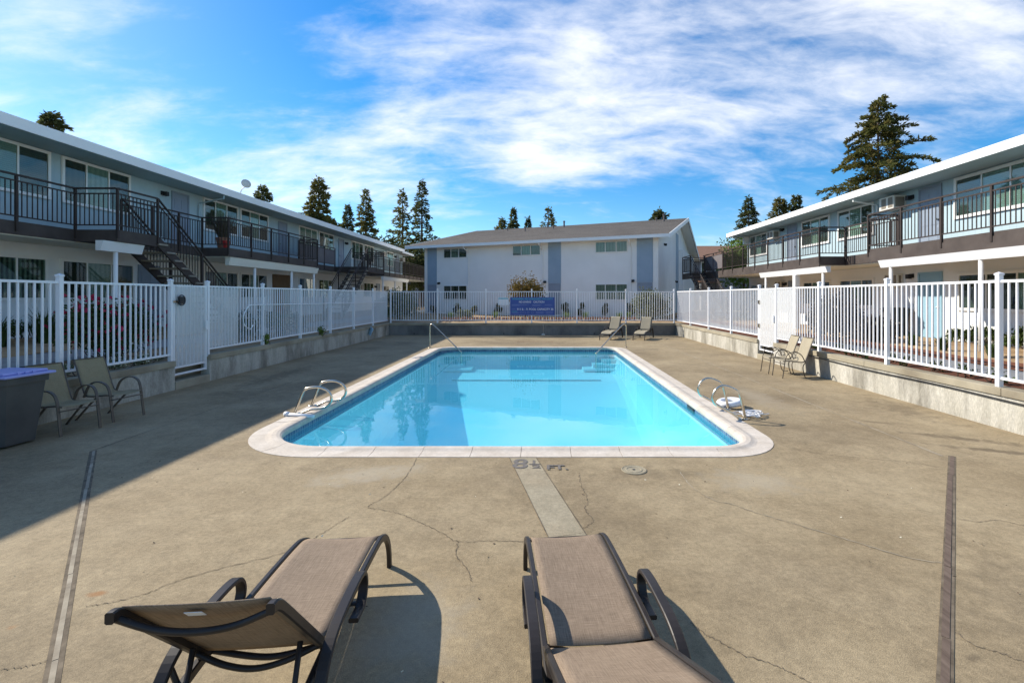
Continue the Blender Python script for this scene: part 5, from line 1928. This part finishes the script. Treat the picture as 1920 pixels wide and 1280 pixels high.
leafy('garden_shrub', 'dark purple leaved shrub behind the near right fence', 'shrub', 9.15, 14.9, .66, .62, .8, 1.35, 90, M_LEAFP, 6500, .11)
leafy('garden_shrub', 'smaller dark leaved shrub right of the purple one by the right fence', 'shrub', 9.5, 13.75, .66, .45, .5, .75, 91, M_LEAFP, 2600, .10)
for k, (y, h) in enumerate(((10.2, .45), (11.0, .5), (12.0, .5), (13.0, .55), (13.9, .4), (18.2, .5), (19.2, .45), (20.2, .5), (21.3, .45))):
    leafy('garden_shrub', f'low green shrub at the foot of the sunlit right wall, {ORD[k]} from the near end', 'shrub', 12.1, y, .66, .28, .42, h, 100 + k, M_LEAF, 800, .09, 'shrubs along the right building')
for k, (x, y) in enumerate(((9.75, 12.6), (9.7, 11.6), (9.8, 14.0), (9.7, 10.3))):
    grass_clump(f'small spiky grass clump in the tan right bed, {("third", "second", "fourth", "first")[k]} from the near end', x, y, .70, .32, .36, 120 + k, M_GRASS, 130, 'grass clumps in the right bed')
for k, y in enumerate(np.arange(6.5, 13.8, .62)):
    leafy('bedding_plant', f'small dark plant in the red mulch behind the right fence, {ORD[k]} from the near end', 'plant', 7.38 + .1 * math.sin(k * 2.3), float(y), .59, .15, .2, .2, 130 + k, M_LEAF, 110, .06, 'bedding plants behind the right fence')
leafy('garden_shrub', 'tall grey green shrub behind the far left corner of the fence', 'shrub', -8.0, 27.2, .62, .9, .8, 1.75, 150, M_LEAFG, 5200, .12)
leafy('garden_shrub', 'bright green bush left of the grey green shrub in the far left corner', 'shrub', -9.1, 27.6, .62, .5, .5, 1.1, 151, M_LEAFB, 1800, .12)
leafy('garden_shrub', 'wide feathery grey green shrub behind the far right corner of the fence', 'shrub', 6.25, 27.4, .62, 1.0, .8, 1.65, 152, M_LEAFG, 5600, .11)
leafy('broadleaf_tree', 'small olive yellow tree before the rear building above the blue sign', 'tree', -.95, 29.0, .65, 1.05, .9, 2.45, 153, M_LEAFO, 4200, .12, trunk=.05, low=.3)
leafy('garden_shrub', 'rounded grey green shrub on the tan mound left of the signs', 'shrub', -4.1, 26.2, .72, .42, .4, .5, 154, M_LEAFG, 1200, .09)
for k, (u, h) in enumerate(((1.25, .75), (3.3, .8), (4.6, .65), (6.5, .7), (11.6, .95), (12.7, .75), (14.2, .75), (15.9, .85))):
    x, y, _ = FB.p(u, .55, 0)
    leafy('garden_shrub', f'small dark upright shrub at the foot of the rear building, {ORD[k]} from its left end', 'shrub', x, y, .72, .28, .28, h, 160 + k, M_NEEDLE2, 700, .11, 'shrubs along the rear building')
for k, (x, y) in enumerate(((-5.0, 26.6), (-2.6, 27.4), (1.4, 26.4), (2.5, 26.8), (4.3, 26.2), (5.0, 27.2))):
    grass_clump(f'yellow green tuft on the tan bed behind the far fence, {ORD[k]} from the left', x, y, .75, .35, .42, 170 + k, M_LEAFB, 120, 'tufts in the rear bed')
edge = link('brick_edging', None, (0, 25.75, .62))
tag(edge, 'row of upright terracotta bricks edging the bed behind the far fence', 'edging')
me = box_mesh('brick', .155, .09, .24, M_BRICK)
rr = random.Random(9)
for k in range(52):
    link('brick', me, (-5.2 + k * .2, 25.75 + rr.uniform(-.015, .015), .64 + rr.uniform(-.02, .02)), edge, rz=rr.uniform(-.1, .1))

# potted plant on the left balcony
t = thing('potted_plant', (-11.5, 17.35, 3.70), 'spiky grey plant in a dark pot on the left balcony', 'potted plant')
MB().lathe([(.15, 0), (.21, .36), (.23, .36), (.23, .40), (.19, .40), (.18, .34)], (0, 0, 0), 18).build('pot', M_BRICK, t, local=True, smooth=False)
rng = np.random.default_rng(3)
V = []
for k in range(170):
    a = rng.uniform(0, 6.283); d = np.array([math.cos(a), math.sin(a), 0]); L = rng.uniform(.5, 1.0); o_ = rng.uniform(.08, .42)
    b = d * rng.uniform(0, .12) + np.array([0, 0, .36]); s = np.array([-d[1], d[0], 0]) * .016
    p1 = b + d * o_ * .6 + np.array([0, 0, L * .5]); p2 = b + d * o_ * 1.1 + np.array([0, 0, L])
    V.append([b - s, b + s, p1 + s, p1 - s]); V.append([p1 - s, p1 + s, p2 + s * .15, p2 - s * .15])
raw_quads('foliage', V, mat('dry_grey_foliage', (.07, .055, .035), (.13, .11, .07), rough=.8, scale=6), (0, 0, 0), t)
o = MB().lathe([(.09, 0), (.12, .22), (.13, .22), (.13, .25), (.10, .25)], (-11.12, 16.98, 3.70), 16).build('flower_pot', mat('red_plastic', (.42, .02, .02), rough=.4))
tag(o, 'small red pot beside the spiky plant on the left balcony', 'pot')

# ------------------------------------------------------------------ litter on the deck
rng = np.random.default_rng(77)
n = 260
P = np.stack([rng.uniform(-5.5, 6.0, n), rng.uniform(1.6, 5.9, n), np.full(n, .004)], 1)
far = rng.random(n) < .35
P[far, 0] = rng.uniform(3.4, 6.7, far.sum()); P[far, 1] = rng.uniform(6, 17, far.sum())
q = leaf_quads(P, .024, rng, 1.7, .0)
q[:, :, 2] = .004 + np.abs(q[:, :, 2] - .004) * .4
tag(raw_quads('leaf_litter', q[:190], M_BARK, (0, 0, 0)), 'dark specks of dead leaf scattered over the deck', 'leaf litter', kind='stuff')
tag(raw_quads('seed_litter', q[190:], M_WHITEFL, (0, 0, 0)), 'pale seed husks scattered over the deck', 'seed litter', kind='stuff')
